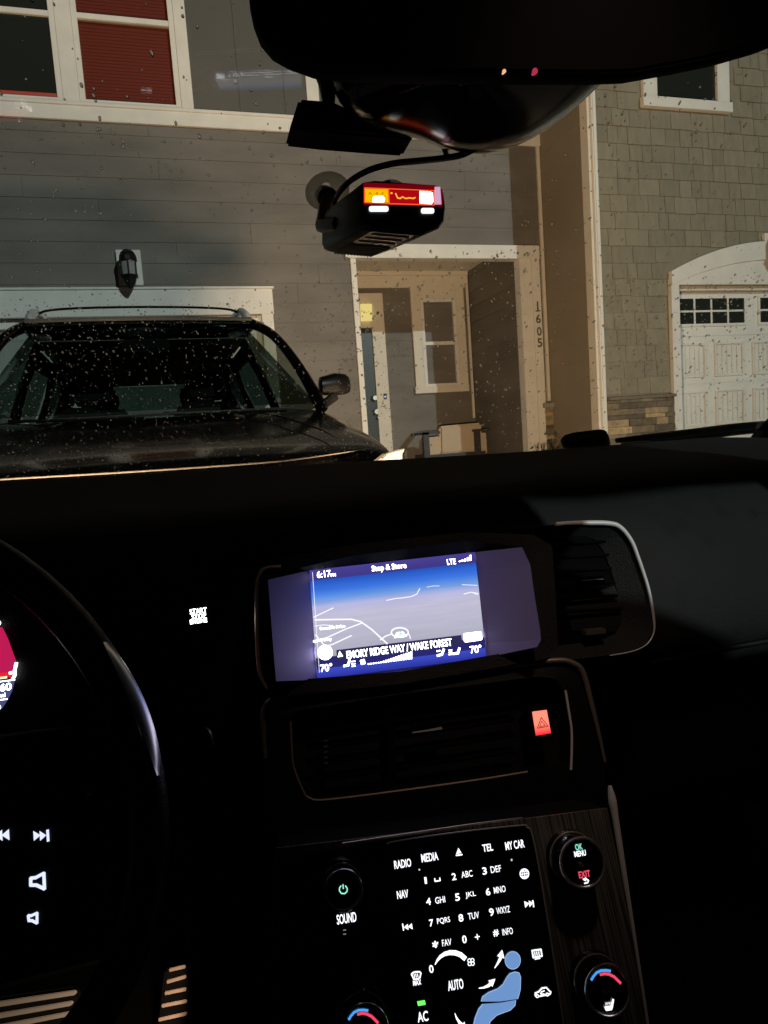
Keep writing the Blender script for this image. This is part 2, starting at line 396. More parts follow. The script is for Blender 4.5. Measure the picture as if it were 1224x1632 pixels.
# front door: casing, slab, lit transom glass, hardware
dx0, dx1 = at(583, 600, Y=B).x, at(600, 600, Y=B).x
dx1 = at(597, 600, Y=B).x; dtop = at(590, 524, Y=B).z; ctop = at(590, 468, Y=B).z; cx1 = at(617, 600, Y=B).x
m = MB(); m.box((dx1, B-.045, .42), (cx1, B, ctop)); m.box((PX0-.2, B-.043, dtop+.01), (dx1, B, ctop)); m.build('door_casing', SHADETRIM, H, bevel=.003)
m = MB(); m.box((dx1-.95, B-.02, .42), (dx1-.002, B-.0, dtop)); 
for k in range(3): m.box((dx1-.82, B-.03, .55+k*.6), (dx1-.14, B-.019, 1.0+k*.6))
dr = m.build('front_door', new_mat('blue_black_door', (.04, .05, .058), .35), H, bevel=.004)
PB = Pl(Vector((3, B-.05, 2)), 0, 0)
for (x, y, r) in ((597, 634, 5), (600, 656, 5.5), (603, 665, 2.8)):
    m = MB(); m.disc(PB.mat(x, y, .0), r*PB.px(x, y), .03, 20, r*PB.px(x, y)*.7)
    m.build('door_handle' if r > 3 else 'door_lock', new_mat('nickel', (.75, .68, .58), .3, 1), dr)
PBL = emis('lit_glass', s2l(255, 225, 140), .9)
m = MB(); m.plate(PB, [(574, 485), (591, 485), (592, 511), (575, 512)], .0, .05); m.build('lit_transom', PBL, H)
m = MB(); m.plate(PB, [(611, 627), (616, 627), (616, 636), (612, 636)], .0, .012); bell = m.build('doorbell', BLACKMETAL, H)
m = MB(); m.disc(PB.mat(613.5, 632, .013), .012, .002); m.build('button_light', emis('bell_light', (.45, .55, 1), 1.6), bell)
# house numbers on the porch post
PN = Pl(Vector((4.5, D1-.038, 2)), 0, 0)
m = MB()
for ch, (x, y) in zip('605', ((857.5, 508), (859, 528), (860, 546))): text_mb(m, PN, x, y, ch, 8.5, 14, .006, .02)
m.strip(PN, [(856, 481), (857, 495)], 2.6, .006); m.strip(PN, [(853.5, 495.8), (860.5, 495.2)], 1.8, .006)
m.build('house_number', new_mat('number_metal', (.10, .075, .055), .5), H)
# stone pier beside the porch post
STONE = new_mat('ledger_stone', (.235, .20, .155), .8, noise=(14, .25), bump=(30, .6))
_nt = STONE.node_tree; _at = _nt.nodes.new('ShaderNodeAttribute'); _at.attribute_name = 'stone_tint'
_mix = _nt.nodes.new('ShaderNodeVectorMath'); _mix.operation = 'MULTIPLY'
_l = [l for l in _nt.links if l.to_socket == _nt.nodes['Principled BSDF'].inputs['Base Color']][0]; _src = _l.from_socket
_nt.links.remove(_l); _nt.links.new(_src, _mix.inputs[0]); _nt.links.new(_at.outputs['Color'], _mix.inputs[1]); _nt.links.new(_mix.outputs[0], _nt.nodes['Principled BSDF'].inputs['Base Color'])
def stones(x0, x1, z0, z1, Y, name, parent, yb=.1):
    me_mb = MB(); tints = []
    z = z0; rnd = random.Random(5)
    pal = [(1, .95, .85), (.62, .60, .58), (.42, .40, .38), (1.35, 1.2, .95), (.8, .72, .6), (.55, .5, .42), (1.7, 1.5, 1.1)]
    while z < z1-.02:
        h = min(rnd.choice((.035, .05, .05, .07, .085)), z1-z); x = x0
        while x < x1-.01:
            wd = min(rnd.uniform(.12, .36), x1-x)
            if x1-(x+wd) < .06: wd = x1-x
            o = rnd.uniform(0, .022)
            me_mb.box((x+.002, Y-.03-o, z+.002), (x+wd-.002, Y+yb, z+h-.002)); t = rnd.choice(pal); tints.append(t)
            x += wd
        z += h
    n = len(tints)
    me = bpy.data.meshes.new(name); off = Vector(parent['_base'])
    me.from_pydata([v-off for v in me_mb.v], [], me_mb.f); me.update()
    bm = bmesh.new(); bm.from_mesh(me); bmesh.ops.recalc_face_normals(bm, faces=bm.faces); bm.to_mesh(me); bm.free()
    ca = me.color_attributes.new('stone_tint', 'FLOAT_COLOR', 'CORNER')
    for p in me.polygons:
        t = tints[p.vertices[0]//8]
        for li in p.loop_indices: ca.data[li].color = (*t, 1)
    me.materials.append(STONE); o = bpy.data.objects.new(name, me); col.objects.link(o); o.parent = parent; o['_base'] = tuple(off)
    return o
xs0 = at(868, 690, Y=D1).x
stones(xs0, XC-.002, .3, 1.36, D1-.02, 'stone_pier', H)
m = MB(); m.box((xs0-.03, D1-.10, 1.36), (XC-.003, D1+.05, 1.42)); m.build('pier_cap', CONC, H, bevel=.004)

def lantern(parent, x, y, Y, spx=1.0, plate=True):
    """carriage lamp on a white block; x, y = the block's centre in the photograph"""
    c = at(x, y, Y=Y); k = spx
    m = MB(); m.box((c.x-.135*k, Y-.05, c.z-.2*k), (c.x+.135*k, Y-.0, c.z+.2*k)); pl = m.build('lamp_block', TRIM, parent, bevel=.004)
    L = lambda dx, dy, dz: Vector((c.x+dx*k, Y-.05-dy*k, c.z+dz*k))
    def ringz(r, z, n=6, dy=.16): return [L(r*math.cos(2*math.pi*(i+.5)/n), dy+r*math.sin(2*math.pi*(i+.5)/n), z) for i in range(n)]
    m = MB(); m.loft([ringz(.055, .07), ringz(.095, .05)]); m.loft([ringz(.09, -.14), ringz(.075, -.19), ringz(.05, -.235), ringz(.015, -.28)])
    m.loft([ringz(.10, .03, 12), ringz(.095, .08, 12), ringz(.075, .125, 12), ringz(.04, .155, 12), ringz(.012, .165, 12)])
    for p, q in zip(ringz(.088, .04), ringz(.085, -.14)): m.tube([p, q], .008*k, 6)
    m.loft([ringz(.105, -.13), ringz(.105, -.15)]); m.tube([L(0, 0, -.09), L(0, .06, -.13), L(0, .12, -.2)], .012*k, 6)
    m.disc(Matrix.Translation(L(0, .0, -.02)) @ Matrix.Rotation(math.pi/2, 4, 'X'), .055*k, .02, 20)
    lo = m.build('lantern', BLACKMETAL, parent)
    m = MB(); m.loft([ringz(.080, .04), ringz(.078, -.13)]); m.build('lantern_glass', new_mat('frosted_glass', (.30, .30, .29), .3), lo)
    return lo
lantern(H, 207, 428, D1, .93)
# wall vent / meter detail under the left upper window: none visible

# porch chair
CH = thing('porch_chair', (3.6, 9.2, .42), 'tan cushioned dark framed chair standing on the porch under the window', 'chair')
YC = 9.2; PC = Pl(Vector((3.6, YC, 1)), 0, 0)
cush = new_mat('tan_cushion', (.50, .40, .30), .85, bump=(60, .3)); fr = new_mat('chair_frame', (.03, .032, .036), .45)
m = MB(); m.plate(PC, [(701, 679), (768, 673), (771, 719), (702, 724)], -.16, .0); m.build('back_cushion', cush, CH, bevel=.03)
m = MB(); m.plate(PC, [(682, 697), (700, 695), (702, 726), (683, 728)], -.1, .02); m.build('side_cushion', cush, CH, bevel=.012)
m = MB(); m.plate(PC, [(761, 690), (774, 689), (776, 722), (763, 723)], -.1, .02); m.build('side_cushion', cush, CH, bevel=.012)
def leg(x0, x1, yt, d0, d1):
    a = PC.hit(x0, yt); b = PC.hit(x1, yt); m = MB()
    m.box((a.x, YC-d1, .42), (b.x, YC-d0, a.z)); m.build('leg', fr, CH, bevel=.004)
leg(671, 680, 693, .05, .10); leg(752, 761, 688, .05, .10); leg(768, 776, 692, -.45, -.40); leg(692, 698, 697, -.45, -.40)
m = MB(); a = PC.hit(671, 693); b2 = PC.hit(680, 693); m.box((a.x, YC-.1, a.z), (b2.x, YC+.45, a.z+.03)); 
m.box((a.x, YC-.1, a.z-.0), (b2.x+.17, YC-.05, a.z+.03)); m.build('armrest', fr, CH)
m = MB(); a = PC.hit(752, 688); b2 = PC.hit(775, 688); m.box((a.x, YC-.1, a.z), (b2.x, YC+.45, a.z+.03)); m.build('armrest', fr, CH)
m = MB(); a = PC.hit(676, 722); b2 = PC.hit(770, 717); m.box((a.x, YC-.08, a.z-.12), (b2.x, YC+.4, a.z-.03)); m.build('seat', fr, CH)

# shrub beside the porch post
SH = thing('shrub', (4.35, 7.7, .3), 'low dark shrub at the foot of the porch post', 'shrub')
LEAF = new_mat('shrub_leaf', (.045, .06, .025), .6)
m = MB(); rnd = random.Random(3)
for i in range(900):
    cx = 4.38+rnd.gauss(0, .16); cy = 7.7+rnd.gauss(0, .1); cz = .35+abs(rnd.gauss(0, .33)); 
    if cz > .98-abs(cx-4.42)*.9+rnd.uniform(-.12, .1): continue
    n = Vector((rnd.gauss(0, 1), rnd.gauss(0, 1), rnd.gauss(0, 1))).normalized(); a = n.orthogonal().normalized(); b3 = n.cross(a); c0 = Vector((cx, cy, cz)); L = rnd.uniform(.02, .045)
    m.add([c0-a*L, c0-b3*L*.35, c0+a*L, c0+b3*L*.35], [(0, 1, 2, 3)])
m.build('foliage', LEAF, SH)
m = MB()
for i in range(9):
    a = rnd.uniform(0, 6.28); m.tube([(4.38, 7.7, .3), (4.38+.1*math.cos(a), 7.7+.08*math.sin(a), .6), (4.38+.2*math.cos(a), 7.7+.12*math.sin(a), .9)], [.012, .008, .003], 5)
m.build('stem', new_mat('shrub_bark', (.08, .055, .035), .8), SH)

# ------------------------------------------------------------ right townhouse
H2 = thing('townhouse', (7, 8, .3), 'neighbouring townhouse with olive shingles, stone base and white panelled garage door', 'house')
NG0 = at(1078, 500, Y=D2).x; NG1 = NG0+2.9; NGZ = at(1079, 455, Y=D2).z
m = MB(); siding_x(m, XC, D2+.02, 11, .3, 7, -1, .222, .3, .006); m.build('side_wall', SIDETAN, H2)
cbx = at(957, 500, Y=D2).x
m = MB(); m.box((XC-.02, D2-.03, .3), (cbx, D2+.0, 7)); m.build('corner_board', TRIM, H2, bevel=.003)
m = MB(); m.box((XC-.030, D2-.028, .3), (XC-.0205, D2+.115, 7)); m.build('side_corner_board', SHADETRIM, H2)
xdp = XC+.035
m = MB(); m.box((xdp-.028, D2-.075, .35), (xdp+.028, D2-.032, 7)); m.build('downspout', new_mat('white_metal', (.74, .75, .73), .22, .0, coat=.5), H2, bevel=.012)
m = MB()
m.box((cbx, D2+.0, 1.4), (NG0-.1, D2+.1, 7)); m.box((NG0-.1, D2, NGZ), (11, D2+.1, 7)); m.box((NG1, D2, .3), (11, D2+.1, NGZ))
xl = at(1021, 140, Y=D2).x; xr_ = at(1158, 150, Y=D2).x; zb_w = at(1090, 177, Y=D2).z+.03
rnd = random.Random(11); z = 1.42; row = 0; SP = .188
while z < 6.2:
    x = cbx+.002
    while x < 8.8:
        wd = rnd.choice((.13, .17, .2, .23, .28, .31)); x2 = min(x+wd, 8.8)
        if not (z+SP < NGZ+.5 and x2 > NG0-.02):
            t0 = .004+rnd.uniform(-.002, .005); dz = rnd.uniform(-.006, .006)
            za = z+dz; zb = z+SP+.012
            if x2 > NG0-.12 and za < NGZ+.02: x2 = min(x2, NG0-.12)
            if x2-x > .03:
                if x < xr_+.02 and x2 > xl-.01 and zb > zb_w: x += wd; continue
                m.add([(x+.0035, D2-t0-.01, za), (x2-.0035, D2-t0-.01, za), (x2-.0035, D2-.004, zb), (x+.0035, D2-.004, zb), (x+.0035, D2+.02, za), (x2-.0035, D2+.02, za), (x2-.0035, D2+.02, zb), (x+.0035, D2+.02, zb)],
                      [(0, 1, 2, 3), (0, 4, 5, 1), (0, 3, 7, 4), (1, 5, 6, 2), (3, 2, 6, 7)])
        x += wd
    z += SP
# keep shingles clear of the arch zone by letting the arch trim stand proud of them
m.build('shingle_wall', SHINGLE, H2)
# arch trim over the garage
arcx = (NG0+NG1)/2; half = (NG1-NG0)/2+.11
def arc(x, base, rise): return base + rise*(1-((x-arcx)/half)**2)
zo = at(1068, 434, Y=D2).z; 
P_ = [( NG0-.11 + (2*half)*i/24) for i in range(25)]
m = MB()
m.loft([[ (x, D2-.075, arc(x, zo, .36)), (x, D2+.02, arc(x, zo, .36)), (x, D2+.02, arc(x, zo-.16, .30)), (x, D2-.075, arc(x, zo-.16, .30))] for x in P_])
m.loft([[ (x, D2-.055, arc(x, zo-.16, .30)-.001), (x, D2+.02, arc(x, zo-.16, .30)-.001), (x, D2+.02, NGZ), (x, D2-.055, NGZ)] for x in P_])
m.box((NG0-.11, D2-.06, .3), (NG0, D2+.1, NGZ)); m.box((NG1, D2-.06, .3), (NG1+.11, D2+.1, NGZ))
m.build('garage_trim', TRIM, H2, bevel=0)
gtop = at(1080, 465, Y=D2+.1).z
m = MB(); m.box((NG0, D2+.03, gtop), (NG1, D2+.12, NGZ)); m.build('garage_header', SHADETRIM, H2)  # jamb's shade put into the header's tan colour
YG = D2+.10
rowz = [at(1110, yy, Y=YG).z for yy in (465, 536, 612, 690)]
z0g = .3; d = MB()
d.box((NG0-.03, YG+.02, z0g), (NG1, YG+.06, gtop))
zs = [rowz[0], rowz[1], rowz[2], rowz[3], z0g]
px_cols = [(790, 920), (965, 1122)]
cw = (at(820+1122/3.03, 560, Y=YG).x - at(820+790/3.03, 560, Y=YG).x)
colsx = []
x = at(1081, 560, Y=YG).x; wpan = at(1124, 560, Y=YG).x-x; gap = at(1139, 560, Y=YG).x-at(1124, 560, Y=YG).x
for i in range(6):
    w_ = wpan if i % 2 == 0 else wpan*1.1; colsx.append((x, x+w_)); x += w_+gap
for r in range(4):
    hi, lo = zs[r]-.004, zs[r+1]+.004
    d.box((NG0-.03, YG+.010, lo), (NG1, YG+.0205, hi))
    if r == 0: continue
    hh = (hi-lo)
    for a, b_ in colsx:
        if b_ > NG1-.03: continue
        l2, h2 = lo+hh*.14, hi-hh*.14; t = .02
        d.box((a, YG-.014, l2), (a+t, YG+.011, h2)); d.box((b_-t, YG-.014, l2), (b_, YG+.011, h2))
        d.box((a+t, YG-.013, l2), (b_-t, YG+.011, l2+t)); d.box((a+t, YG-.013, h2-t), (b_-t, YG+.011, h2))
        k = 5; bw = (b_-a-2*t-.02)/k
        for i in range(k): d.box((a+t+.01+i*bw+.006, YG+.0, l2+t+.012), (a+t+.01+(i+1)*bw-.006, YG+.011, h2-t-.012))
        # cross rails of the pressed panel
        d.box((a+t, YG-.001, (l2+h2)/2-.008), (b_-t, YG+.0095, (l2+h2)/2+.008))
gd = d.build('garage_door', GARAGE, H2, bevel=.003)
PG = Pl(Vector((6, YG+.009, 2)), 0, 0)
gx0 = at(820+785/3.03, 490, Y=YG).x; gx1 = at(820+1108/3.03, 490, Y=YG).x; gz1 = at(1130, 476, Y=YG).z; gz0 = at(1130, 515, Y=YG).z
for k in range(3):
    o_ = k*(at(820+1185/3.03, 490, Y=YG).x-gx0); A, Bx = gx0+o_, gx1+o_
    if Bx > NG1-.03: break
    m = MB(); m.box((A-.03, YG-.008, gz0-.035), (Bx+.03, YG+.012, gz0-.004)); m.box((A-.03, YG-.008, gz1+.004), (Bx+.03, YG+.012, gz1+.035))
    m.box((A-.03, YG-.007, gz0-.004), (A-.002, YG+.012, gz1+.004)); m.box((Bx+.002, YG-.007, gz0-.004), (Bx+.03, YG+.012, gz1+.004))
    pw = (Bx-A)/4
    for i in range(1, 4): m.box((A+i*pw-.011, YG-.006, gz0-.004), (A+i*pw+.011, YG+.012, gz1+.004))
    for i in range(4):
        m.box((A+i*pw+(.0115 if i else -.002), YG-.005, (gz0+gz1)/2-.011), (A+(i+1)*pw-(.0115 if i < 3 else -.002), YG+.012, (gz0+gz1)/2+.011))
    wf = m.build('door_window', GARAGE, gd)
    m = MB(); m.box((A-.004, YG+.002, gz0-.006), (Bx+.004, YG+.0105, gz1+.006)); m.build('pane', DARKGLASS, gd)
# stone base
stones(cbx+.0, NG0-.112, .3, at(1010, 636, Y=D2).z, D2-.02, 'stone_base', H2)
m = MB(); zc = at(1010, 636, Y=D2).z; m.box((cbx-.0, D2-.09, zc), (NG0-.10, D2+.02, zc+.035)); m.build('stone_cap', new_mat('cap_stone', (.16, .13, .10), .8, noise=(15, .2)), H2, bevel=.004)
# upper window
a = at(1043, 140, Y=D2); b_ = at(1139, 162, Y=D2); zs_ = at(1090, 161, Y=D2).z
gm = MB(); gm.box((a.x, D2-.012, zs_), (b_.x, D2-.006, zs_+1.5)); 
m = MB(); xl = at(1021, 140, Y=D2).x; xr_ = at(1158, 150, Y=D2).x; zb = at(1090, 177, Y=D2).z
m.box((xl, D2-.05, zs_), (a.x, D2+.02, zs_+1.6)); m.box((b_.x, D2-.05, zs_), (xr_, D2+.02, zs_+1.6)); m.box((xl-.015, D2-.065, zb), (xr_+.03, D2+.02, zs_)); m.box((a.x, D2-.048, zs_+1.5), (b_.x, D2+.02, zs_+1.6))
wf = m.build('window', TRIM, H2, bevel=.003); gm.build('pane', DARKGLASS, wf)
lantern(H2, 1226, 397, D2-.0, .9)

# ------------------------------------------------------------ facing parked vehicle
SV = thing('parked_suv', (-.075, 2.52, .02), 'dark wet SUV parked nose out in front of the garage door', 'suv', rotz=.045)
PAINT = new_mat('wet_dark_paint', (.0035, .003, .003), .13, 0, coat=.12, spec=.3)
# raindrop-wet bump for the paint
_nt = PAINT.node_tree; _v = _nt.nodes.new('ShaderNodeTexVoronoi'); _v.inputs['Scale'].default_value = 60
_tc = _nt.nodes.new('ShaderNodeTexCoord'); _nt.links.new(_tc.outputs['Object'], _v.inputs['Vector'])
_mr = _nt.nodes.new('ShaderNodeMapRange'); _mr.inputs[1].default_value = .0; _mr.inputs[2].default_value = .28; _mr.inputs[3].default_value = 1; _mr.inputs[4].default_value = 0
_nt.links.new(_v.outputs['Distance'], _mr.inputs[0])
_b = _nt.nodes.new('ShaderNodeBump'); _b.inputs['Strength'].default_value = .55; _b.inputs['Distance'].default_value = .003
_nt.links.new(_mr.outputs[0], _b.inputs['Height']); _nt.links.new(_b.outputs[0], _nt.nodes['Principled BSDF'].inputs['Normal'])
BODYL = new_mat('black_cladding', (.004, .004, .004), .5, spec=.2)
SVG = bpy.data.materials.new('tinted_glass'); SVG.use_nodes = True; _nt = SVG.node_tree; _nt.nodes.remove(_nt.nodes['Principled BSDF'])
_t = _nt.nodes.new('ShaderNodeBsdfTransparent'); _t.inputs[0].default_value = (.36, .42, .38, 1); _g = _nt.nodes.new('ShaderNodeBsdfGlossy'); _g.inputs['Roughness'].default_value = .05
_fr = _nt.nodes.new('ShaderNodeFresnel'); _fr.inputs[0].default_value = 1.5; _mx = _nt.nodes.new('ShaderNodeMixShader')
_nt.links.new(_fr.outputs[0], _mx.inputs[0]); _nt.links.new(_t.outputs[0], _mx.inputs[1]); _nt.links.new(_g.outputs[0], _mx.inputs[2]); _nt.links.new(_mx.outputs[0], _nt.nodes['Material Output'].inputs[0])
SVD = SVG.copy(); SVD.name = 'dark_tinted_glass'
for n_ in SVD.node_tree.nodes:
    if n_.type == 'BSDF_TRANSPARENT': n_.inputs[0].default_value = (.12, .16, .14, 1)
def sym(half):    # half profile (x>=0) from centre to sill -> full ring open
    return [(-x, y, z) for x, y, z in reversed(half)][:-1] + list(half) if half[0][0] == 0 else [(-x, y, z) for x, y, z in reversed(half)] + list(half)
# body sections: (y, centre z, shoulder x, shoulder z, waist x, sill z)
secs = [(.04, .90, .70, .86, .84, .62, .90, .28), (.07, .965, .80, .925, .92, .76, .95, .28), (.13, 1.020, .87, .995, .965, .86, .98, .30), (.34, 1.09, .88, 1.06, .975, .93, .99, .32), (.55, 1.135, .865, 1.115, .965, .98, .99, .34), (.80, 1.19, .84, 1.175, .95, 1.06, .98, .36),
        (1.02, 1.235, .82, 1.225, .935, 1.12, .97, .32), (1.22, 1.25, .84, 1.25, .93, 1.16, .96, .30), (1.9, 1.24, .84, 1.26, .93, 1.19, .96, .28), (2.8, 1.25, .84, 1.27, .93, 1.21, .96, .28), (3.7, 1.26, .82, 1.28, .92, 1.23, .95, .32), (4.35, 1.22, .76, 1.22, .86, 1.15, .90, .34), (4.5, 1.0, .70, 1.0, .82, .9, .86, .36)]
rings = []
for (y, zc_, xs, zs2, xw, zw, xb_, zl) in secs:
    half = [(0, y, zc_), (xs*.5, y, zc_*.7+zs2*.3+.002), (xs*.93, y, zs2+.006), (xs*1.06, y, zs2), (xw, y, zw), (xb_, y, (zw+zl)/2+.1), (xb_*.98, y, zl), (xb_*.6, y, zl-.02)]
    rings.append([Vector(p) for p in sym(half)])
m = MB(); m.loft(rings, caps=True, closed=True)
m.build('body', PAINT, SV, smooth=True, subsurf=2, local=True)
# greenhouse: pillars and roof
RY0, RY1 = 1.66, 4.0
roofs = [(1.66, .50, 1.825, .60, 1.795), (1.80, .52, 1.875, .64, 1.835), (2.2, .54, 1.925, .665, 1.87), (3.2, .54, 1.915, .66, 1.86), (3.9, .50, 1.85, .62, 1.79), (4.15, .46, 1.76, .58, 1.71)]
rings = []
for (y, x1, zc_, x2, z2) in roofs:
    half = [(0, y, zc_), (x1*.6, y, zc_-.003), (x1, y, (zc_+z2)/2+.008), (x2, y, z2), (x2+.012, y, z2-.035)]
    top = sym(half); bot = [(-p[0]*-1, p[1], p[2]-.03) for p in reversed([(q[0]*.97, q[1], q[2]) for q in top])]
    rings.append([Vector(p) for p in top] + [Vector(p) for p in bot])
m = MB(); m.loft(rings, True, True); m.build('roof', PAINT, SV, smooth=True, subsurf=1, local=True)
m = MB()
for s_ in (-1, 1):
    m.tube([(s_*.845, 1.04, 1.235), (s_*.79, 1.27, 1.48), (s_*.71, 1.53, 1.70), (s_*.61, 1.76, 1.82)], [.034, .03, .028, .03], 10)   # A pillar
    m.build('pillar', PAINT, SV, smooth=True, local=True); m = MB(); m.tube([(s_*.86, 2.35, 1.24), (s_*.76, 2.40, 1.56), (s_*.65, 2.45, 1.82)], .032, 8)
    m.build('pillar', PAINT, SV, smooth=True, local=True); m = MB(); m.tube([(s_*.86, 3.35, 1.24), (s_*.76, 3.35, 1.56), (s_*.65, 3.3, 1.81)], .035, 8)
    m.build('pillar', PAINT, SV, smooth=True, local=True); m = MB(); m.tube([(s_*.82, 4.2, 1.25), (s_*.72, 4.1, 1.5), (s_*.60, 3.95, 1.74)], .06, 8)
    m.build('pillar', PAINT, SV, smooth=True, local=True); m = MB()
# windshield, curved
rows_ = []
for i in range(9):
    t = i/8; zz = 1.265+(1.815-1.265)*t; yy0 = .98+(1.68-.98)*t; hw = .835+(.61-.835)*t+.05*math.sin(math.pi*t); rr = []
    for j in range(13):
        u_ = -1+2*j/12; rr.append(Vector((u_*hw, yy0+.11*(1-t*.6)*u_*u_-.05, zz+.0)))
    rows_.append(rr)
m = MB(); m.loft(rows_, caps=False, closed=False); m.build('windshield', SVG, SV, smooth=True, local=True)
m = MB(); rr = rows_[-1]; m.tube([p+Vector((0, -.005, .008)) for p in rr], .012, 6); m.build('windshield_seal', new_mat('wet_edge', (.2, .2, .2), .15, .6), SV, smooth=True, local=True)
m = MB()
for s_ in (-1, 1):
    m.add([(s_*.85, 1.12, 1.25), (s_*.86, 2.33, 1.26), (s_*.66, 2.43, 1.80), (s_*.62, 1.85, 1.78)], [(0, 1, 2, 3)]); m.build('side_glass', SVD, SV, local=True); m = MB(); m.add([(s_*.86, 2.37, 1.25), (s_*.86, 3.33, 1.25), (s_*.66, 3.28, 1.79), (s_*.66, 2.47, 1.80)], [(0, 1, 2, 3)]); m.build('side_glass', SVD, SV, local=True); m = MB()
m = MB(); m.add([(-.66, 4.3, 1.27), (.66, 4.3, 1.27), (.54, 4.12, 1.70), (-.54, 4.12, 1.70)], [(0, 1, 2, 3)]); m.build('rear_glass', SVD, SV, local=True)
for s_ in (-1, 1):
    m = MB(); m.add([(s_*.86, 3.37, 1.24), (s_*.84, 4.2, 1.24), (s_*.62, 4.0, 1.76), (s_*.66, 3.32, 1.82)], [(0, 1, 2, 3)]); m.build('quarter_panel', PAINT, SV, local=True)
# cabin
CAB = new_mat('cabin_cloth', (.02, .02, .02), .8); HEADL = new_mat('headliner', (.5, .46, .38), .9)
m = MB(); m.box((-.78, 1.15, 1.02), (.78, 1.55, 1.235)); m.build('dashboard', CAB, SV, bevel=.04, local=True)
m = MB(); m.loft([[Vector((-.58, y, z-.045)), Vector((.58, y, z-.045)), Vector((.56, y, z-.05)), Vector((-.56, y, z-.05))] for y, z in ((1.72, 1.77), (2.4, 1.81), (3.3, 1.80), (4.0, 1.74))]); m.build('headliner', HEADL, SV, local=True)
for sx_ in (-.37, .37):
    for yy in (2.25, 3.15):
        m = MB(); m.loft([[Vector((sx_+x*.26*k, yy+y_*.06+dy, z)) for x, y_ in ((-1, -1), (1, -1), (1, 1), (-1, 1))] for z, k, dy in ((.7, 1, -.1), (1.0, 1.0, 0), (1.32, .9, .1), (1.40, .7, .13))])
        m.build('seat', CAB, SV, bevel=.03, local=True)
        m = MB(); m.loft([[Vector((sx_+x*.14*k, yy+.15+y_*.045, z)) for x, y_ in ((-1, -1), (1, -1), (1, 1), (-1, 1))] for z, k in ((1.41, .8), (1.46, 1), (1.56, 1), (1.61, .8))]); m.build('headrest', CAB, SV, bevel=.025, local=True)
m = MB(); m.box((-.13, 1.60, 1.64), (.13, 1.64, 1.71)); m.build('rear_view_mirror', CAB, SV, bevel=.015, local=True)
# rails, mirrors, headlamps, grille, bumper, wheels, wipers
for s_ in (-1, 1):
    m = MB(); m.tube([(s_*.60, 1.76, 1.84), (s_*.59, 1.80, 1.88), (s_*.575, 1.95, 1.915), (s_*.575, 2.7, 1.945), (s_*.575, 3.4, 1.935), (s_*.56, 3.85, 1.86)], [.024, .026, .022, .02, .02, .016], 10)
    m.build('roof_rail', CHROME if 1 else PAINT, SV, smooth=True, local=True)
    m = MB(); c_ = Vector((s_*.965, 1.20, 1.375))
    ringm_ = []
    for (dx, sy, sz, oz) in ((-.095, .02, .03, -.018), (-.085, .05, .05, -.008), (0, .06, .062, .0), (.06, .055, .057, 0), (.084, .038, .046, -.003), (.092, .018, .030, -.006)):
        ringm_.append([c_+Vector((s_*dx*1.0, sy*math.cos(t)+dx*.2, oz+sz*1.0*(abs(math.sin(t))**.6)*(1 if math.sin(t) >= 0 else -1))) for t in [2*math.pi*k/14 for k in range(14)]])
    m.loft(ringm_); mo = m.build('side_mirror', new_mat('mirror_cap', (.0015, .0015, .002), .34, 0, spec=.3), SV, smooth=True, local=True)
    m = MB(); m.tube([(s_*.86, 1.16, 1.25), (s_*.96, 1.18, 1.31)], .025, 8); m.build('mirror_arm', BODYL, mo, local=True)
    m = MB(); hx = [(.66, .02, .80), (.70, .01, .91), (.84, .05, .99), (.97, .18, 1.005), (.99, .30, .985), (.94, .16, .86), (.78, .05, .78)]
    m.prism([(s_*x, y-.03, z) for x, y, z in hx], (0, .08, 0)); hl = m.build('headlight', new_mat('lamp_lens', (.8, .78, .72), .12, .1, coat=1), SV, bevel=.01, local=True)
    for k in range(2):
        mm = Matrix.Translation((s_*(.76+.1*k), -.005+.03*k, .86+.02*k)) @ Matrix.Rotation(math.pi/2, 4, 'X')
        m = MB(); m.disc(mm, .045, .02, 24, .04); m.build('projector', CHROME, hl, local=True)
    for yy in (.95, 3.65):
        mm = Matrix.Translation((s_*.74, yy, .38)) @ Matrix.Rotation(s_*math.pi/2, 4, 'Y')
        m = MB(); m.disc(mm, .36, .22, 40); wh = m.build('wheel', BODYL, SV, bevel=.02, local=True)
        mm2 = Matrix.Translation((s_*.955, yy, .38)) @ Matrix.Rotation(s_*math.pi/2, 4, 'Y'); m = MB()
        m.ringm(mm2, .24, .018)
        for k in range(5):
            a = 2*math.pi*k/5; m.tube([mm2 @ Vector((0, 0, .005)), mm2 @ Vector((.24*math.cos(a), .24*math.sin(a), .005))], .022, 6)
        m.build('rim', CHROME, wh, local=True)
m = MB(); m.tube([(-.80, 1.10, 1.235), (-.6, .99, 1.245), (-.3, .93, 1.243), (0, .91, 1.243), (.3, .93, 1.243), (.6, .99, 1.245), (.80, 1.10, 1.235)], .006, 8); m.build('bonnet_rear_edge', new_mat('seam_highlight', (.05, .045, .04), .3), SV, smooth=True, local=True)  # highlight on the bonnet's rear edge put in as a paler tube
for s_ in (-1, 1):
    m = MB(); m.tube([(s_*.46, .92, 1.232), (s_*.56, .70, 1.188), (s_*.66, .42, 1.118), (s_*.70, .22, 1.062)], [.001, .004, .004, .001], 6); m.build('bonnet_crease', PAINT, SV, smooth=True, local=True)
m = MB(); inv_ = (Matrix.Translation(SV.location) @ Matrix.Rotation(.045, 4, 'Z')).inverted()
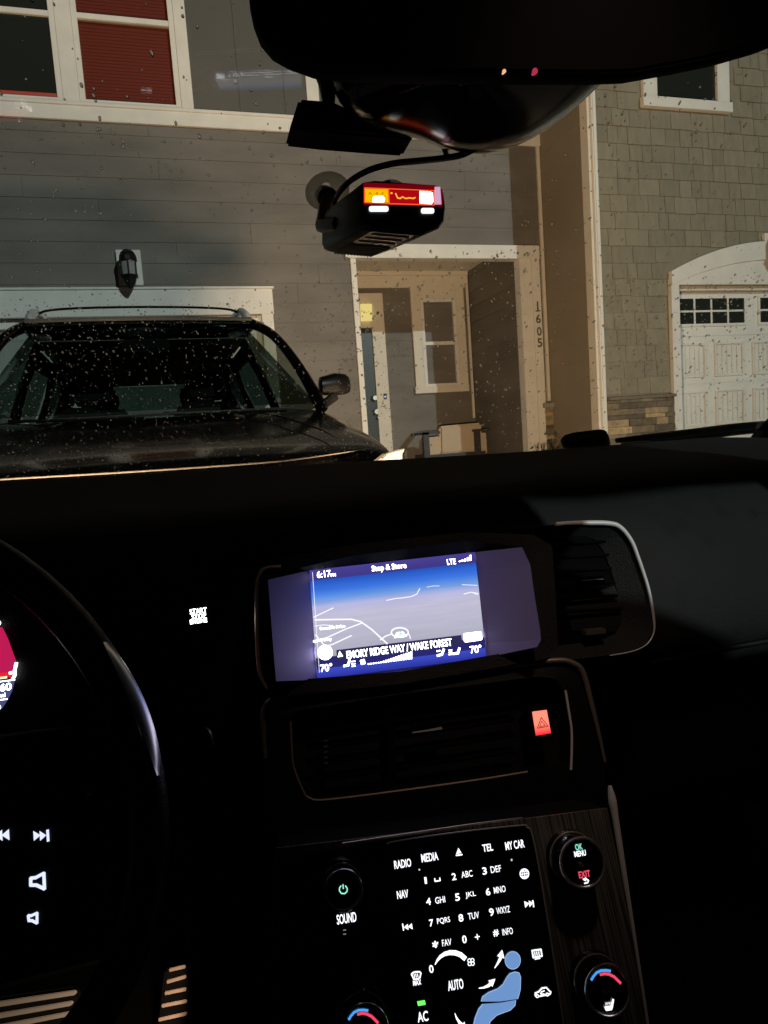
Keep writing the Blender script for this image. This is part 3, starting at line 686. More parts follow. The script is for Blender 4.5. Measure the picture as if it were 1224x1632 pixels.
m.tube([inv_ @ at(x, y, Y=yy) for x, y, yy in ((-300, 785, 2.62), (-100, 771, 2.55), (0, 763, 2.52), (200, 751.5, 2.50), (400, 738, 2.53), (480, 730, 2.58), (560, 718.5, 2.66), (590, 713, 2.72))], [.003, .0032, .0032, .0032, .0032, .003, .002, .001], 8); m.build('bonnet_edge_trim', new_mat('edge_metal', (.07, .062, .055), .4, .4, bump=(300, .8)), SV, smooth=True, local=True)
m = MB()
for k in range(5): m.box((-.46, .0, .56+k*.06), (.46, .04, .585+k*.06))
m.box((-.48, .02, .53), (.48, .07, .86)); m.build('grille', BODYL, SV, bevel=.005, local=True)
m = MB(); m.tube([(-.50, .03, .87), (-.45, -.01, .885), (0, -.02, .90), (.45, -.01, .885), (.50, .03, .87)], .012, 8); m.build('grille_trim', CHROME, SV, smooth=True, local=True)
m = MB(); m.loft([[Vector((-x, y, z)), Vector((x, y, z)), Vector((x, y+.1, z)), Vector((-x, y+.1, z))] for x, y, z in ((.80, .03, .25), (.85, -.03, .35), (.86, -.05, .48), (.82, -.02, .54))]); m.build('bumper', PAINT, SV, bevel=.02, local=True)
m = MB(); m.box((-.16, -.055, .42), (.16, -.045, .50)); m.build('licence_plate', new_mat('plate_white', (.6, .6, .6), .4), SV, local=True)
m = MB(); m.tube([(-.57, 1.86, 1.895), (-.50, 1.86, 1.92), (-.3, 1.86, 1.932), (0, 1.86, 1.936), (.3, 1.86, 1.932), (.50, 1.86, 1.92), (.57, 1.86, 1.895)], .007, 8); m.build('roof_crossbar', BODYL, SV, smooth=True, local=True)
for s_, xx in ((1, -.05), (1, .62)):
    m = MB(); m.tube([(xx, .86, 1.225), (xx-.3, .93, 1.235), (xx-.58, .97, 1.25)], .008, 6); m.build('wiper', BODYL, SV, local=True)

# ------------------------------------------------------------ our own car
CAR = thing('car', (.24, .0, 0), 'dark car cabin seen from the front seats, rain on its windshield', 'car')
CX = .24
ta = math.radians(33.5); WS0 = Vector((CX, .9, 1.20))
wd_ = Vector((0, math.cos(ta), -math.sin(ta))); wn_ = Vector((0, math.sin(ta), math.cos(ta)))
class WPl(Pl):
    def __init__(s): s.P0 = WS0; s.d = Vector((1, 0, 0)); s.u = -wd_; s.n = s.d.cross(s.u)
WP = WPl()
GLS = bpy.data.materials.new('windshield_glass'); GLS.use_nodes = True; _nt = GLS.node_tree; _nt.nodes.remove(_nt.nodes['Principled BSDF'])
_g = _nt.nodes.new('ShaderNodeBsdfGlass'); _g.inputs['IOR'].default_value = 1.5; _g.inputs['Roughness'].default_value = 0; _g.inputs[0].default_value = (.97, 1, .98, 1)
_nt.links.new(_g.outputs[0], _nt.nodes['Material Output'].inputs[0])
m = MB(); a0, a1 = -.865, .38
def wpt(x, t, h=0): return Vector((x, WS0.y, WS0.z)) + wd_*t + wn_*h
m.loft([[wpt(-.55, a0), wpt(1.05, a0), wpt(1.20, a1), wpt(-.72, a1)], [wpt(-.55, a0, .005), wpt(1.05, a0, .005), wpt(1.20, a1, .005), wpt(-.72, a1, .005)]])
m.build('windshield', GLS, CAR)
# bonnet, cowl, bumper of our car
m = MB(); rg = []
for (y, z, hw) in ((1.24, .955, .80), (1.35, .945, .84), (1.7, .88, .86), (2.0, .78, .82), (2.14, .66, .70)):
    rg.append([Vector((CX+hw*u_, y-abs(u_)**3*.12, z-.06*abs(u_)**3)) for u_ in (-1, -.7, -.35, 0, .35, .7, 1)])
m.loft(rg, False, False); m.build('bonnet', PAINT, CAR, smooth=True)
m = MB(); m.box((CX-.93, 1.225, .18), (CX+.93, 1.26, .955)); m.build('firewall', MATTE, CAR)  # unseen; added to keep headlamp light out of the cabin
# wiper lying on the glass
m = MB(); WB = BODYL
pts = [(1240, 682), (1180, 688), (1100, 697), (1040, 703), (985, 708)]
m.tube([WP.hit(x, y, -.012) for x, y in pts], [.010, .011, .010, .008, .005], 8)
m.tube([WP.hit(x, y, -.03) for x, y in ((1235, 700), (1180, 706), (1100, 716), (1000, 722))], .006, 8)
for px_ in ((1175, 690, 705), (1240, 684, 700)): m.tube([WP.hit(px_[0], px_[1], -.012), WP.hit(px_[0], px_[2], -.03)], .006, 6)
m.build('wiper', WB, CAR, smooth=True)
m = MB(); m.plate(WP, [(897, 719), (905, 711), (920, 706), (965, 700), (973, 701), (975, 712), (972, 722)], -.006, -.03); m.build('wiper_pivot', WB, CAR, bevel=.004)
# dashboard
prof = [(1.20, .90), (1.185, .985), (1.15, 1.022), (1.08, 1.012), (.95, 1.003), (.84, .999), (.76, .991), (.715, .970), (.68, .925), (.65, .86), (.65, .80), (.665, .775), (.68, .77), (.70, .74), (.74, .62), (.80, .45), (1.0, .40)]
m = MB(); m.loft([[Vector((x, y, z)) for y, z in [(y, z+(.024*min(1, max(0, (.60-x)/1.2)) if y > 1.0 else 0)) for y, z in prof]] for x in [-.70+1.88*i/10 for i in range(11)]], True, True)
m.build('dashboard', SOFT, CAR, smooth=True, subsurf=1)
m = MB(); m.tube([(.50, .668, .772), (.8, .668, .772), (1.08, .672, .775)], .004, 8); m.build('dash_seam_trim', PLASTIC, CAR, smooth=True)
# light sensor dome on the dash top, seen against the glass
m = MB(); c_ = at(463, 760, Y=1.08); m.disc(Matrix.Translation((c_.x, 1.08, 1.0)), .022, .016, 24, .012); m.build('light_sensor', PLASTIC, CAR, smooth=True)

# small warm ambient lamp in the overhead console (its gleams show on the rims below)
ol = lamp('overhead_ambient_light', (CX+.04, .20, 1.60), 4.5, (1, .70, .55), .03, 'SPOT'); ol.data.spot_size = math.radians(44); ol.data.spot_blend = .9; ol.rotation_euler = (math.radians(27), math.radians(-4), 0)
# --- infotainment display
S = Pl(at(632, 990, Y=.60), 6, 20)
scr = [(493, 909), (757, 880), (775, 1048), (506, 1083)]
SM = bpy.data.materials.new('map_picture'); SM.use_nodes = True; nt = SM.node_tree; nt.nodes.remove(nt.nodes['Principled BSDF'])
tc = nt.nodes.new('ShaderNodeTexCoord'); uvm = nt.nodes.new('ShaderNodeSeparateXYZ'); nt.links.new(tc.outputs['UV'], uvm.inputs[0])
rp = nt.nodes.new('ShaderNodeValToRGB'); nt.links.new(uvm.outputs[1], rp.inputs[0])
er = rp.color_ramp; er.elements.remove(er.elements[1])
stops = [(0, (44, 50, 160)), (.085, (62, 78, 200)), (.09, (42, 40, 112)), (.185, (44, 40, 108)), (.19, (172, 170, 188)), (.35, (186, 184, 204)), (.55, (194, 191, 214)), (.64, (184, 184, 224)), (.70, (118, 160, 226)), (.76, (78, 132, 228)), (.80, (58, 114, 222)), (.895, (38, 84, 190)), (.90, (64, 56, 134)), (1.0, (74, 66, 146))]
er.elements[0].position = 0; er.elements[0].color = (*s2l(*stops[0][1]), 1)
for p_, c_ in stops[1:]:
    e_ = er.elements.new(p_); e_.color = (*s2l(*c_), 1)
em = nt.nodes.new('ShaderNodeEmission'); em.inputs[1].default_value = 1.0
nz = nt.nodes.new('ShaderNodeTexNoise'); nz.inputs['Scale'].default_value = 3; mpn = nt.nodes.new('ShaderNodeMapping'); mpn.inputs['Scale'].default_value = (1, 8, 1)
nt.links.new(tc.outputs['UV'], mpn.inputs[0]); nt.links.new(mpn.outputs[0], nz.inputs[0])
mrn = nt.nodes.new('ShaderNodeMapRange'); mrn.inputs[3].default_value = .88; mrn.inputs[4].default_value = 1.12; nt.links.new(nz.outputs[0], mrn.inputs[0]); nt.links.new(mrn.outputs[0], em.inputs[1])
nt.links.new(rp.outputs[0], em.inputs[0]); nt.links.new(em.outputs[0], nt.nodes['Material Output'].inputs[0])
DS = MB()
outer = [(424, 925), (432, 914), (470, 905), (560, 893), (740, 866), (800, 862), (838, 868), (848, 890), (852, 935), (862, 1000), (863, 1022), (856, 1034), (776, 1050), (640, 1074), (506, 1094), (450, 1098), (438, 1092), (434, 1060), (427, 980)]
DS.plate(S, [(x, y) for x, y in outer], -.05, -.003)
disp = DS.build('infotainment_display', PLASTIC, CAR)
m = MB(); m.add([S.hit(x, y, 0) for x, y in (scr[3], scr[2], scr[1], scr[0])], [(0, 1, 2, 3)])
me_o = m.build('map_picture', SM, disp)
uv = me_o.data.uv_layers.new(name='UVMap'); 
lut = {}
for i, c_ in enumerate(((0, 0), (1, 0), (1, 1), (0, 1))): lut[i] = c_
for lp in me_o.data.loops: uv.data[lp.index].uv = lut[lp.vertex_index]
# funnel flanks: glossy, sloping from the raised rim back to the screen edge
FL = new_mat('screen_lit_flank', (.52, .47, 1.0), .38, .5)  # the screen's lavender glow is put into the base colour
def q3(P, a, ha): return P.hit(a[0], a[1], 0) + P.n*ha
m = MB(); rimh = .008
Lo = [(430, 930), (446, 917)]; 
def flank(o1, o2, i2, i1):
    m.add([q3(S, o1, rimh), q3(S, o2, rimh), q3(S, i2, -.0005), q3(S, i1, -.0005)], [(0, 1, 2, 3)])
# pixel outlines are shrunk towards the view axis because the rim stands nearer
def rp_(x, y, h): 
    P = S.hit(x, y); dd = (P-C); k = 1-h/abs((dd.normalized()).dot(S.n))/dd.length; return C+dd*k
LF = [(427, 924), (431, 975), (436, 1040), (440, 1086)]
iL = [(493, 909), (497, 960), (502, 1030), (506, 1083)]
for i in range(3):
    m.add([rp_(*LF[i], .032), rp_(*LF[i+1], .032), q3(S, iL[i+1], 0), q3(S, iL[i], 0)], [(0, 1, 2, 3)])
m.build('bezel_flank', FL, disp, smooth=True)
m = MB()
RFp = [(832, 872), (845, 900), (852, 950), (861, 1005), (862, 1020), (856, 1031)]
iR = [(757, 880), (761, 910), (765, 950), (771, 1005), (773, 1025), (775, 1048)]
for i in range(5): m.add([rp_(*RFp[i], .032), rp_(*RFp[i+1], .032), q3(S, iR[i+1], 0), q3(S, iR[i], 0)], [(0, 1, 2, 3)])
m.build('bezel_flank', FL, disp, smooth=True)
m = MB(); TF = [(427, 924), (448, 912), (500, 893), (560, 886), (650, 874), (741, 862), (832, 872)]; iT = [(493, 909), (495, 908.7), (520, 906), (560, 901.5), (650, 891.5), (741, 881.7), (757, 880)]
for i in range(6): m.add([rp_(*TF[i], rimh), rp_(*TF[i+1], rimh), q3(S, iT[i+1], 0), q3(S, iT[i], 0)], [(0, 1, 2, 3)])
m.build('bezel_lip', new_mat('lip_plastic', (.03, .03, .035), .35), disp, smooth=True); m = MB()
BFp = [(440, 1086), (520, 1086), (640, 1070), (776, 1046), (856, 1031)]; iB = [(506, 1083), (530, 1080), (640, 1065.5), (765, 1049.3), (775, 1048)]
for i in range(4): m.add([rp_(*BFp[i], rimh), rp_(*BFp[i+1], rimh), q3(S, iB[i+1], 0), q3(S, iB[i], 0)], [(0, 1, 2, 3)])
m.build('bezel_lip', new_mat('lip_plastic', (.03, .03, .035), .35), disp, smooth=True)
m = MB(); fl = [(448, 903), (424, 905), (414, 915), (409, 935), (409, 1000), (411, 1050), (416, 1080), (426, 1098)]
m.tube([rp_(x, y, rimh+.004) for x, y in fl], .0018, 8); m.build('bezel_trim', BRONZE, disp, smooth=True)
# housing ring around (dark hood)
m = MB(); ho = [(409, 905), (430, 892), (560, 868), (741, 848), (850, 852), (880, 870), (885, 940), (890, 1030), (870, 1050), (640, 1090), (430, 1112), (410, 1090)]
hi_ = [(427, 924), (448, 912), (560, 886), (741, 862), (832, 872), (845, 900), (852, 950), (862, 1020), (856, 1031), (640, 1070), (440, 1086), (431, 975)]
A_ = [rp_(x, y, rimh) for x, y in hi_]; B_ = [rp_(x, y, rimh+.002) for x, y in ho]; C_ = [S.hit(x, y, -.06) for x, y in ho]
m.loft([A_, B_, C_], caps=False); m.build('display_hood', PLASTIC, disp, smooth=True)
# screen lettering and map lines
def scr_part(name, fn, mat=None):
    m = MB(); fn(m); return m.build(name, mat or SCR_W, disp)
scr_part('screen_text', lambda m: text_mb(m, S, 516, 915, '6:17', 22, 11))
scr_part('screen_text', lambda m: text_mb(m, S, 531, 916.5, 'PM', 8, 5, bold=.03))
scr_part('screen_text', lambda m: text_mb(m, S, 620, 905, 'Stop & Store', 56, 12, bold=.02))
scr_part('screen_text', lambda m: text_mb(m, S, 520, 1064, '70°', 19, 12))
scr_part('screen_text', lambda m: text_mb(m, S, 758, 1034.5, '70°', 19, 12))
scr_part('screen_text', lambda m: text_mb(m, S, 637, 1033.5, 'EMORY RIDGE WAY / WAKE FOREST', 171, 12, .001, bold=.02))
scr_part('screen_text', lambda m: text_mb(m, S, 530, 1000.5, 'Rosedale Ridge', 40, 6, .001, bold=.02))
scr_part('screen_text', lambda m: text_mb(m, S, 514, 1020.5, 'son Valley', 30, 6, .001, bold=.02))
scr_part('screen_text', lambda m: text_mb(m, S, 719, 895.5, 'LTE', 14, 9, .001))
scr_part('caution_symbol', lambda m: m.poly(S, [(538, 1047.5), (546.5, 1046), (541, 1037.5)], .001))
scr_part('signal_bars', lambda m: [m.poly(S, [(731+k*4.3, 896-k*.5), (733.5+k*4.3, 895.7-k*.5), (733.5+k*4.3, 895.7-k*.5-hh), (731+k*4.3, 896-k*.5-hh)], .001) for k, hh in enumerate((2, 3, 4, 6, 9))])
m = MB(); m.poly(S, [(536, 1036), (735, 1012), (737, 1027), (537, 1053)], .0003); m.build('street_name_bar', emis('bar_grey', s2l(48, 46, 84), 1), disp)
m = MB()
m.strip(S, [(500, 984), (512, 978), (531, 969)], 1.6); m.strip(S, [(502, 988), (560, 987), (575, 991), (592, 1003), (617, 1026)], 2.4); 
m.strip(S, [(577, 993), (550, 1003), (524, 1015), (502, 1024)], 2); m.strip(S, [(503, 1012), (518, 1030), (530, 1027), (560, 1013)], 2)
m.strip(S, [(606, 1020), (614, 1014), (625, 1010)], 2); m.strip(S, [(616, 957), (630, 954), (641, 953), (655, 951), (664, 947), (669, 938)], 1.3)
m.strip(S, [(680, 936), (690, 934), (700, 934)], .8); m.strip(S, [(736, 932), (760, 933)], 1); m.strip(S, [(739, 947), (750, 944), (762, 946)], 1.3); m.strip(S, [(751, 944), (761, 948)], 1)
m.strip(S, [(502, 998), (515, 996), (530, 997), (534, 1001)], 1.3)
def ellipse(cx, cy, rx, ry, n=22): return [(cx+rx*math.cos(2*math.pi*k/n), cy+ry*math.sin(2*math.pi*k/n)) for k in range(n+1)]
m.strip(S, ellipse(637, 1008, 13.5, 7.5), 2.4); m.strip(S, [(650, 1008), (653, 1014), (654, 1018)], 1.8)
m.strip(S, [(498, 912), (509, 1072)], .8)
m.build('map_lines', emis('road_line', (.95, .95, 1), 1.1), disp)
scr_part('screen_button', lambda m: m.poly(S, ellipse(518, 1040, 12, 12)[:-1], .0012))
scr_part('screen_button', lambda m: m.poly(S, [(738, 1011), (740, 1009.5), (765, 1006.3), (767, 1008), (768, 1019), (766, 1020.5), (741, 1024), (739, 1022)], .0012))
scr_part('vehicle_marker', lambda m: m.poly(S, [(628, 1017), (632, 1008), (642, 1007), (648, 1014), (640, 1016), (634, 1016)], .0011))
m = MB(); m.poly(S, [(633, 1013), (638, 1007), (643, 1012)], .0016); m.build('position_arrow', emis('cyan', (.3, .8, .9), 1), disp)
def fanbar(m):
    for k in range(18):
        hh = 2+max(0, k-5)*.85; x = 586+k*4.0; y = 1060-k*.52-.5
        m.poly(S, [(x, y), (x+2.4, y-.3), (x+2.4, y-.3-hh), (x, y-hh)], .001)
scr_part('fan_speed_bar', fanbar)
def seat_sym(m, cx, cy, s_):
    m.strip(S, [(cx+5*s_, cy-6), (cx+3*s_, cy+1.5), (cx-4*s_, cy+3)], 3.4); m.strip(S, [(cx+1*s_, cy+4.5), (cx-2*s_, cy+5)], 1.5)
    for k in range(3): m.strip(S, [(cx-s_*6-3+(20 if s_ < 0 else -6)*0+(-8 if s_ > 0 else 8), cy-4+k*3.8), (cx-s_*6+3+(-8 if s_ > 0 else 8), cy-4.7+k*3.8)], 1.5)
scr_part('seat_heat_symbol', lambda m: seat_sym(m, 552, 1059, 1) if 0 else (m.strip(S, [(557, 1052), (555, 1060), (548, 1061.5)], 3.4), [m.strip(S, [(560.5, 1054.5+k*3.8), (566, 1053.8+k*3.8)], 1.5) for k in range(3)]))
scr_part('seat_heat_symbol', lambda m: (m.strip(S, [(732, 1033), (729.5, 1041), (722, 1042)], 3.4), [m.strip(S, [(715, 1036.5+k*3.4), (720, 1036+k*3.4)], 1.5) for k in range(3)]))
scr_part('airflow_symbol', lambda m: (m.strip(S, [(707, 1035), (704, 1043), (697, 1045)], 3.4), m.strip(S, [(696, 1038), (701, 1037)], 2)))
scr_part('fan_symbol', lambda m: [m.poly(S, ellipse(578+2.6*math.cos(k*1.57+.5), 1055+2.8*math.sin(k*1.57+.5), 2.2, 2.2, 8)[:-1], .001) for k in range(4)])

# --- centre vents
V = Pl(at(690, 1180, Y=.56), 7, 18)
m = MB(); vo = [(418, 1135), (430, 1118), (460, 1108), (640, 1082), (905, 1050), (925, 1062), (935, 1080), (945, 1130), (962, 1200), (980, 1290), (870, 1312), (560, 1350), (470, 1352), (432, 1290)]
m.plate(V, vo, -.10, -.028); vent = m.build('centre_vent_unit', PLASTIC, CAR)
m = MB(); ri = [(463, 1150), (466, 1140), (478, 1132), (640, 1106), (860, 1078), (885, 1082), (898, 1100), (908, 1160), (911, 1205), (905, 1218), (841, 1230), (653, 1258), (509, 1275), (492, 1270), (480, 1250), (466, 1205)]
A_ = [V.hit(x, y, 0) for x, y in ri]; O_ = [V.hit(x, y, -.004) for x, y in [(418, 1140), (428, 1120), (450, 1108), (640, 1080), (880, 1050), (920, 1058), (935, 1085), (958, 1150), (968, 1235), (975, 1285), (860, 1300), (650, 1330), (490, 1350), (440, 1330), (425, 1280), (420, 1210)]]
I_ = [V.hit(x, y, -.028) for x, y in ri]
m.loft([O_, A_, I_], caps=False); m.build('vent_surround', PLASTIC, vent, smooth=True)
m = MB(); m.tube([V.hit(x, y, .0) for x, y in [(463, 1149), (465, 1190), (468, 1222), (484, 1262), (492, 1271), (509, 1275), (560, 1270), (653, 1258), (760, 1243), (841, 1230)]], .0010, 8); m.build('vent_trim', BRONZE, vent, smooth=True)
m = MB(); m.tube([V.hit(x, y, .0) for x, y in [(901, 1100), (906, 1130), (911, 1165), (911, 1200), (910, 1227)]], .0012, 8); m.build('vent_trim', BRCH, vent, smooth=True)
m = MB(); m.tube([V.hit(x, y, -.001) for x, y in [(423, 1209), (420, 1170), (420, 1135), (428, 1120), (446, 1110), (500, 1101), (602, 1088), (750, 1069), (880, 1053), (915, 1058), (930, 1073), (942, 1116), (955, 1169), (965, 1215)]], [.0022, .0026, .003, .0032, .0034, .0036, .0036, .003, .003, .003, .003, .0026, .002, .0015], 10); m.build('surround_trim', new_mat('dark_bronze', (.70, .58, .50), .36, .85), vent, smooth=True)
m = MB()
for k in range(4):
    y = 1148+k*26
    m.strip(V, [(500, y+24), (640, y+3), (830, y-25)], 9, -.018); 
for k in range(2): pass
m2 = MB()
for k in range(4):
    y = 1146+k*26; a = [(498, y+24), (612, y+8)]; b5 = [(632, y+5), (828, y-24)]
    for seg in (a, b5):
        m2.tube([V.hit(x, yy, -.016) for x, yy in seg], .0022, 6)
m2.tube([V.hit(622, 1130, -.014), V.hit(626, 1245, -.014)], .005, 8)
m2.build('louvre', MATTE, vent, smooth=True)
m = MB(); m.plate(V, [(655, 1158), (706, 1151), (708, 1166), (658, 1173)], -.012, -.004); vt = m.build('vent_tab', GLOSS, vent, bevel=.001)
m = MB(); m.strip(V, [(659, 1168), (684, 1164.5), (705, 1161)], [2, 3, 4], -.0035); m.build('tab_trim', CHROME, vt)
m = MB(); m.plate(V, [(514, 1175), (525, 1173), (528, 1224), (516, 1226)], -.012, -.006); vd = m.build('airflow_dial', GLOSS, vent, bevel=.001)
m = MB()
for k in range(5): m.strip(V, [(517, 1182+k*9), (523, 1181+k*9)], 2.5, -.0055)
m.build('dial_mark', DULLCHROME, vd)
# hazard button
m = MB(); m.plate(V, [(840, 1128), (872, 1124), (880, 1174), (848, 1179)], -.02, .003); hz = m.build('hazard_button', PLASTIC, CAR, bevel=.001)
RG = bpy.data.materials.new('red_backlight'); RG.use_nodes = True; nt = RG.node_tree; nt.nodes.remove(nt.nodes['Principled BSDF'])
tc = nt.nodes.new('ShaderNodeTexCoord'); sp = nt.nodes.new('ShaderNodeSeparateXYZ'); nt.links.new(tc.outputs['Generated'], sp.inputs[0])
rp = nt.nodes.new('ShaderNodeValToRGB'); rp.color_ramp.elements[0].color = (.95, .008, .03, 1); rp.color_ramp.elements[1].color = (1, .24, .16, 1); rp.color_ramp.elements[1].position = .45
nt.links.new(sp.outputs[2], rp.inputs[0]); em = nt.nodes.new('ShaderNodeEmission'); em.inputs[1].default_value = 1.3; nt.links.new(rp.outputs[0], em.inputs[0]); nt.links.new(em.outputs[0], nt.nodes['Material Output'].inputs[0])
m = MB(); m.poly(V, [(846, 1134), (869, 1131), (876, 1168), (852, 1172)], .0035); m.build('lit_face', RG, hz)
m = MB(); T_ = [(854, 1160), (860, 1143), (871, 1157), (854, 1160)]; m.strip(V, T_, 1.3, .0042); m.strip(V, [(857.5, 1157.5), (860.5, 1149), (866.5, 1155.5), (857.5, 1157.5)], 1.1, .0042); m.build('warning_triangle', emis('dark_red', s2l(140, 30, 20), 1), hz)

# --- console with keypad
K = Pl(at(740, 1430, D=.46), 8, 22)
BR = new_mat('brushed_metal', (.060, .062, .052), .42, .6)
nt = BR.node_tree; b = nt.nodes['Principled BSDF']; tc = nt.nodes.new('ShaderNodeTexCoord'); mp = nt.nodes.new('ShaderNodeMapping'); mp.inputs['Scale'].default_value = (1100, 12, 12)
nz = nt.nodes.new('ShaderNodeTexNoise'); nz.inputs['Scale'].default_value = 1; nz.inputs['Detail'].default_value = 2; nt.links.new(tc.outputs['Object'], mp.inputs[0]); nt.links.new(mp.outputs[0], nz.inputs[0])
rr_ = nt.nodes.new('ShaderNodeValToRGB'); rr_.color_ramp.elements[0].position = .35; rr_.color_ramp.elements[1].position = .68; rr_.color_ramp.elements[0].color = (.06, .06, .055, 1); rr_.color_ramp.elements[1].color = (.45, .45, .40, 1)
nt.links.new(nz.outputs[0], rr_.inputs[0]); nt.links.new(rr_.outputs[0], b.inputs['Base Color'])
m = MB(); co = [(440, 1352), (560, 1338), (700, 1322), (830, 1306), (968, 1288), (1000, 1450), (1036, 1680), (450, 1800), (436, 1500)]
m.plate(K, co, -.003, 0); cons = m.build('centre_console', BR, CAR)
m = MB(); m.plate(K, co, -.06, -.0032); m.build('console_body', MATTE, CAR)
m = MB(); m.tube([K.hit(x, y, .001) for x, y in [(971, 1252), (975, 1275), (979, 1300), (990, 1370), (1003, 1450), (1018, 1545), (1034, 1650)]], [.0014, .0030, .0026, .0022, .0016, .0012, .0012], 10); m.build('console_edge_trim', BRCH, cons, smooth=True)
m = MB(); m.tube([K.hit(x, y, .0) for x, y in [(436, 1500), (438, 1420), (442, 1355)]], .002, 8); m.build('console_edge_trim', DULLCHROME, cons, smooth=True)
# keypad plate reaching under the left knobs
m = MB(); kp = [(560, 1348), (620, 1336), (720, 1324), (827, 1313), (838, 1315), (846, 1325), (860, 1390), (880, 1520), (900, 1660), (620, 1720), (446, 1760), (446, 1368)]
m.plate(K, kp, -.001, .0016); pad = m.build('keypad', GLOSS, CAR, bevel=.0006)
m = MB(); m.tube([K.hit(x, y, .0018) for x, y in [(616, 1345), (630, 1340), (720, 1327), (827, 1315), (838, 1318), (846, 1327), (859, 1390), (880, 1520), (899, 1645)]], .0006, 6); m.build('keypad_trim', CHROME, pad, smooth=True)
m = MB(); m.tube([K.hit(x, y, .0035) for x, y in [(545, 1343), (600, 1335), (680, 1323), (770, 1310), (830, 1302)]], [.0005, .0007, .0007, .0006, .0003], 6); m.build('upper_trim', BRONZE, cons, smooth=True)
KH = .0022
legends = [('RADIO', 641, 1375.5, 27, 12), ('MEDIA', 684, 1365, 27, 12), ('TEL', 776, 1350, 17, 10.5), ('MY CAR', 819, 1345.5, 31, 12), ('NAV', 641, 1424, 18, 11.5),
           ('2 ABC', 0, 0, 0, 0), ('SOUND', 552, 1462, 31, 14), ('AUTO', 725, 1567.5, 25, 14), ('AC', 673, 1618, 17, 14)]
for s_, x, y, w_, h_ in legends:
    if not x: continue
    m = MB(); text_mb(m, K, x, y, s_, w_, h_, KH, bold=.014); m.build('button_legend', WHITE_E, pad)
keys = [('1', 677.5, 1402, 3.5, 9.5, None, 0, 0, 0), ('2', 722.5, 1396, 7, 10, 'ABC', 743, 1392, 18), ('3', 771, 1387, 7, 10.5, 'DEF', 789, 1384, 17),
        ('4', 682, 1435.5, 7.5, 10, 'GHI', 700.5, 1433, 16), ('5', 728, 1428.5, 7.5, 10.5, 'JKL', 749, 1425, 17), ('6', 776.5, 1420, 7, 10.5, 'MNO', 795, 1416.5, 19),
        ('7', 686.5, 1469.5, 6.5, 10, 'PQRS', 706, 1466, 21), ('8', 733.5, 1461.5, 7.5, 10.5, 'TUV', 753.5, 1458, 18), ('9', 782, 1452.5, 7.5, 11, 'WXYZ', 800.5, 1449, 22),
        ('*', 693, 1503.5, 10, 10, 'FAV', 711, 1500.5, 15), ('0', 739, 1495.5, 7, 11, '+', 759.5, 1491.5, 8), ('#', 789, 1485.5, 9, 9.5, 'INFO', 807.5, 1483, 17)]
for a, x, y, w_, h_, t, tx, ty, tw in keys:
    m = MB(); text_mb(m, K, x, y, a, w_, h_, KH, bold=.02)
    if t: text_mb(m, K, tx, ty, t, tw, 9.2 if t != '+' else 8, KH, bold=.002)
    else: m.strip(K, [(692, 1399), (692.5, 1403.5), (700.5, 1402.3), (700, 1398)], 1.8, KH)
    m.build('key_legend', WHITE_E, pad)
def sym_(name, fn, mat=WHITE_E):
    m = MB(); fn(m); return m.build(name, mat, pad)
sym_('eject_symbol', lambda m: (m.poly(K, [(726, 1360), (734.5, 1358.5), (729.5, 1350.5)], KH), m.strip(K, [(726, 1362.3), (735.5, 1361)], 2, KH)))
sym_('skip_symbol', lambda m: (m.poly(K, [(834, 1435), (842, 1438.5), (835.5, 1445.5)], KH), m.poly(K, [(841, 1434), (848, 1437.5), (842.5, 1444.5)], KH), m.strip(K, [(847.5, 1434), (849, 1444)], 2, KH)))
sym_('skip_symbol', lambda m: (m.poly(K, [(649, 1471), (650.5, 1480.5), (643, 1476.5)], KH), m.poly(K, [(655.5, 1470), (657, 1479.5), (649.5, 1475.5)], KH), m.strip(K, [(641, 1471), (642.5, 1481)], 1.8, KH)))
def globe(m):
    m.strip(K, ellipse(834.3, 1391.5, 6.6, 7.3), 2, KH); m.strip(K, [(828, 1392.5), (841, 1390.5)], .9, KH); m.strip(K, [(833.3, 1385), (835.3, 1398)], .9, KH); m.strip(K, ellipse(834.3, 1391.5, 3, 7), .8, KH)
    m.strip(K, [(829, 1388.5), (839, 1387)], .7, KH); m.strip(K, [(829.5, 1396.3), (839.5, 1394.8)], .7, KH)
sym_('globe_symbol', globe)
def rear(m):
    m.strip(K, [(846.5, 1513.5), (860.5, 1511.5), (862, 1522), (848.3, 1524.5), (846.5, 1513.5)], 2.2, KH)
    for k in range(3): m.strip(K, [(850.5+k*3.2, 1515.5-k*.4), (851.2+k*3.2, 1521.5-k*.4)], 1.4, KH)
    m.strip(K, [(851, 1527), (859, 1525.5)], 1.5, KH)
sym_('rear_heat_symbol', rear)
def frontd(m):
    m.strip(K, [(655, 1551), (658, 1548), (663, 1547), (668, 1547), (670, 1549), (668.5, 1556), (666, 1558), (659, 1559), (655, 1551)], 2, KH)
    for k in range(3): m.strip(K, [(659+k*2.7, 1550.5-k*.3), (660+k*2.7, 1556-k*.3)], 1.2, KH)
sym_('demist_symbol', frontd)
m = MB(); text_mb(m, K, 664, 1564, 'MAX', 13, 7.5, KH, bold=.02); m.build('button_legend', WHITE_E, pad)
def recirc(m):
    m.strip(K, [(851.5, 1585), (851.5, 1581), (857, 1578.5), (862, 1573), (869, 1572), (873, 1576.5), (876, 1579), (875, 1582), (871, 1584.5)], 2.1, KH)
    m.strip(K, [(857, 1586), (868, 1584)], 1.8, KH); m.strip(K, ellipse(854.5, 1585.5, 2.2, 2.2, 10), 1.4, KH); m.strip(K, ellipse(870.5, 1583, 2.2, 2.2, 10), 1.4, KH); m.strip(K, [(866, 1577), (861, 1579), (860, 1582), (866, 1582.5)], 1.6, KH)
sym_('recirculate_symbol', recirc)
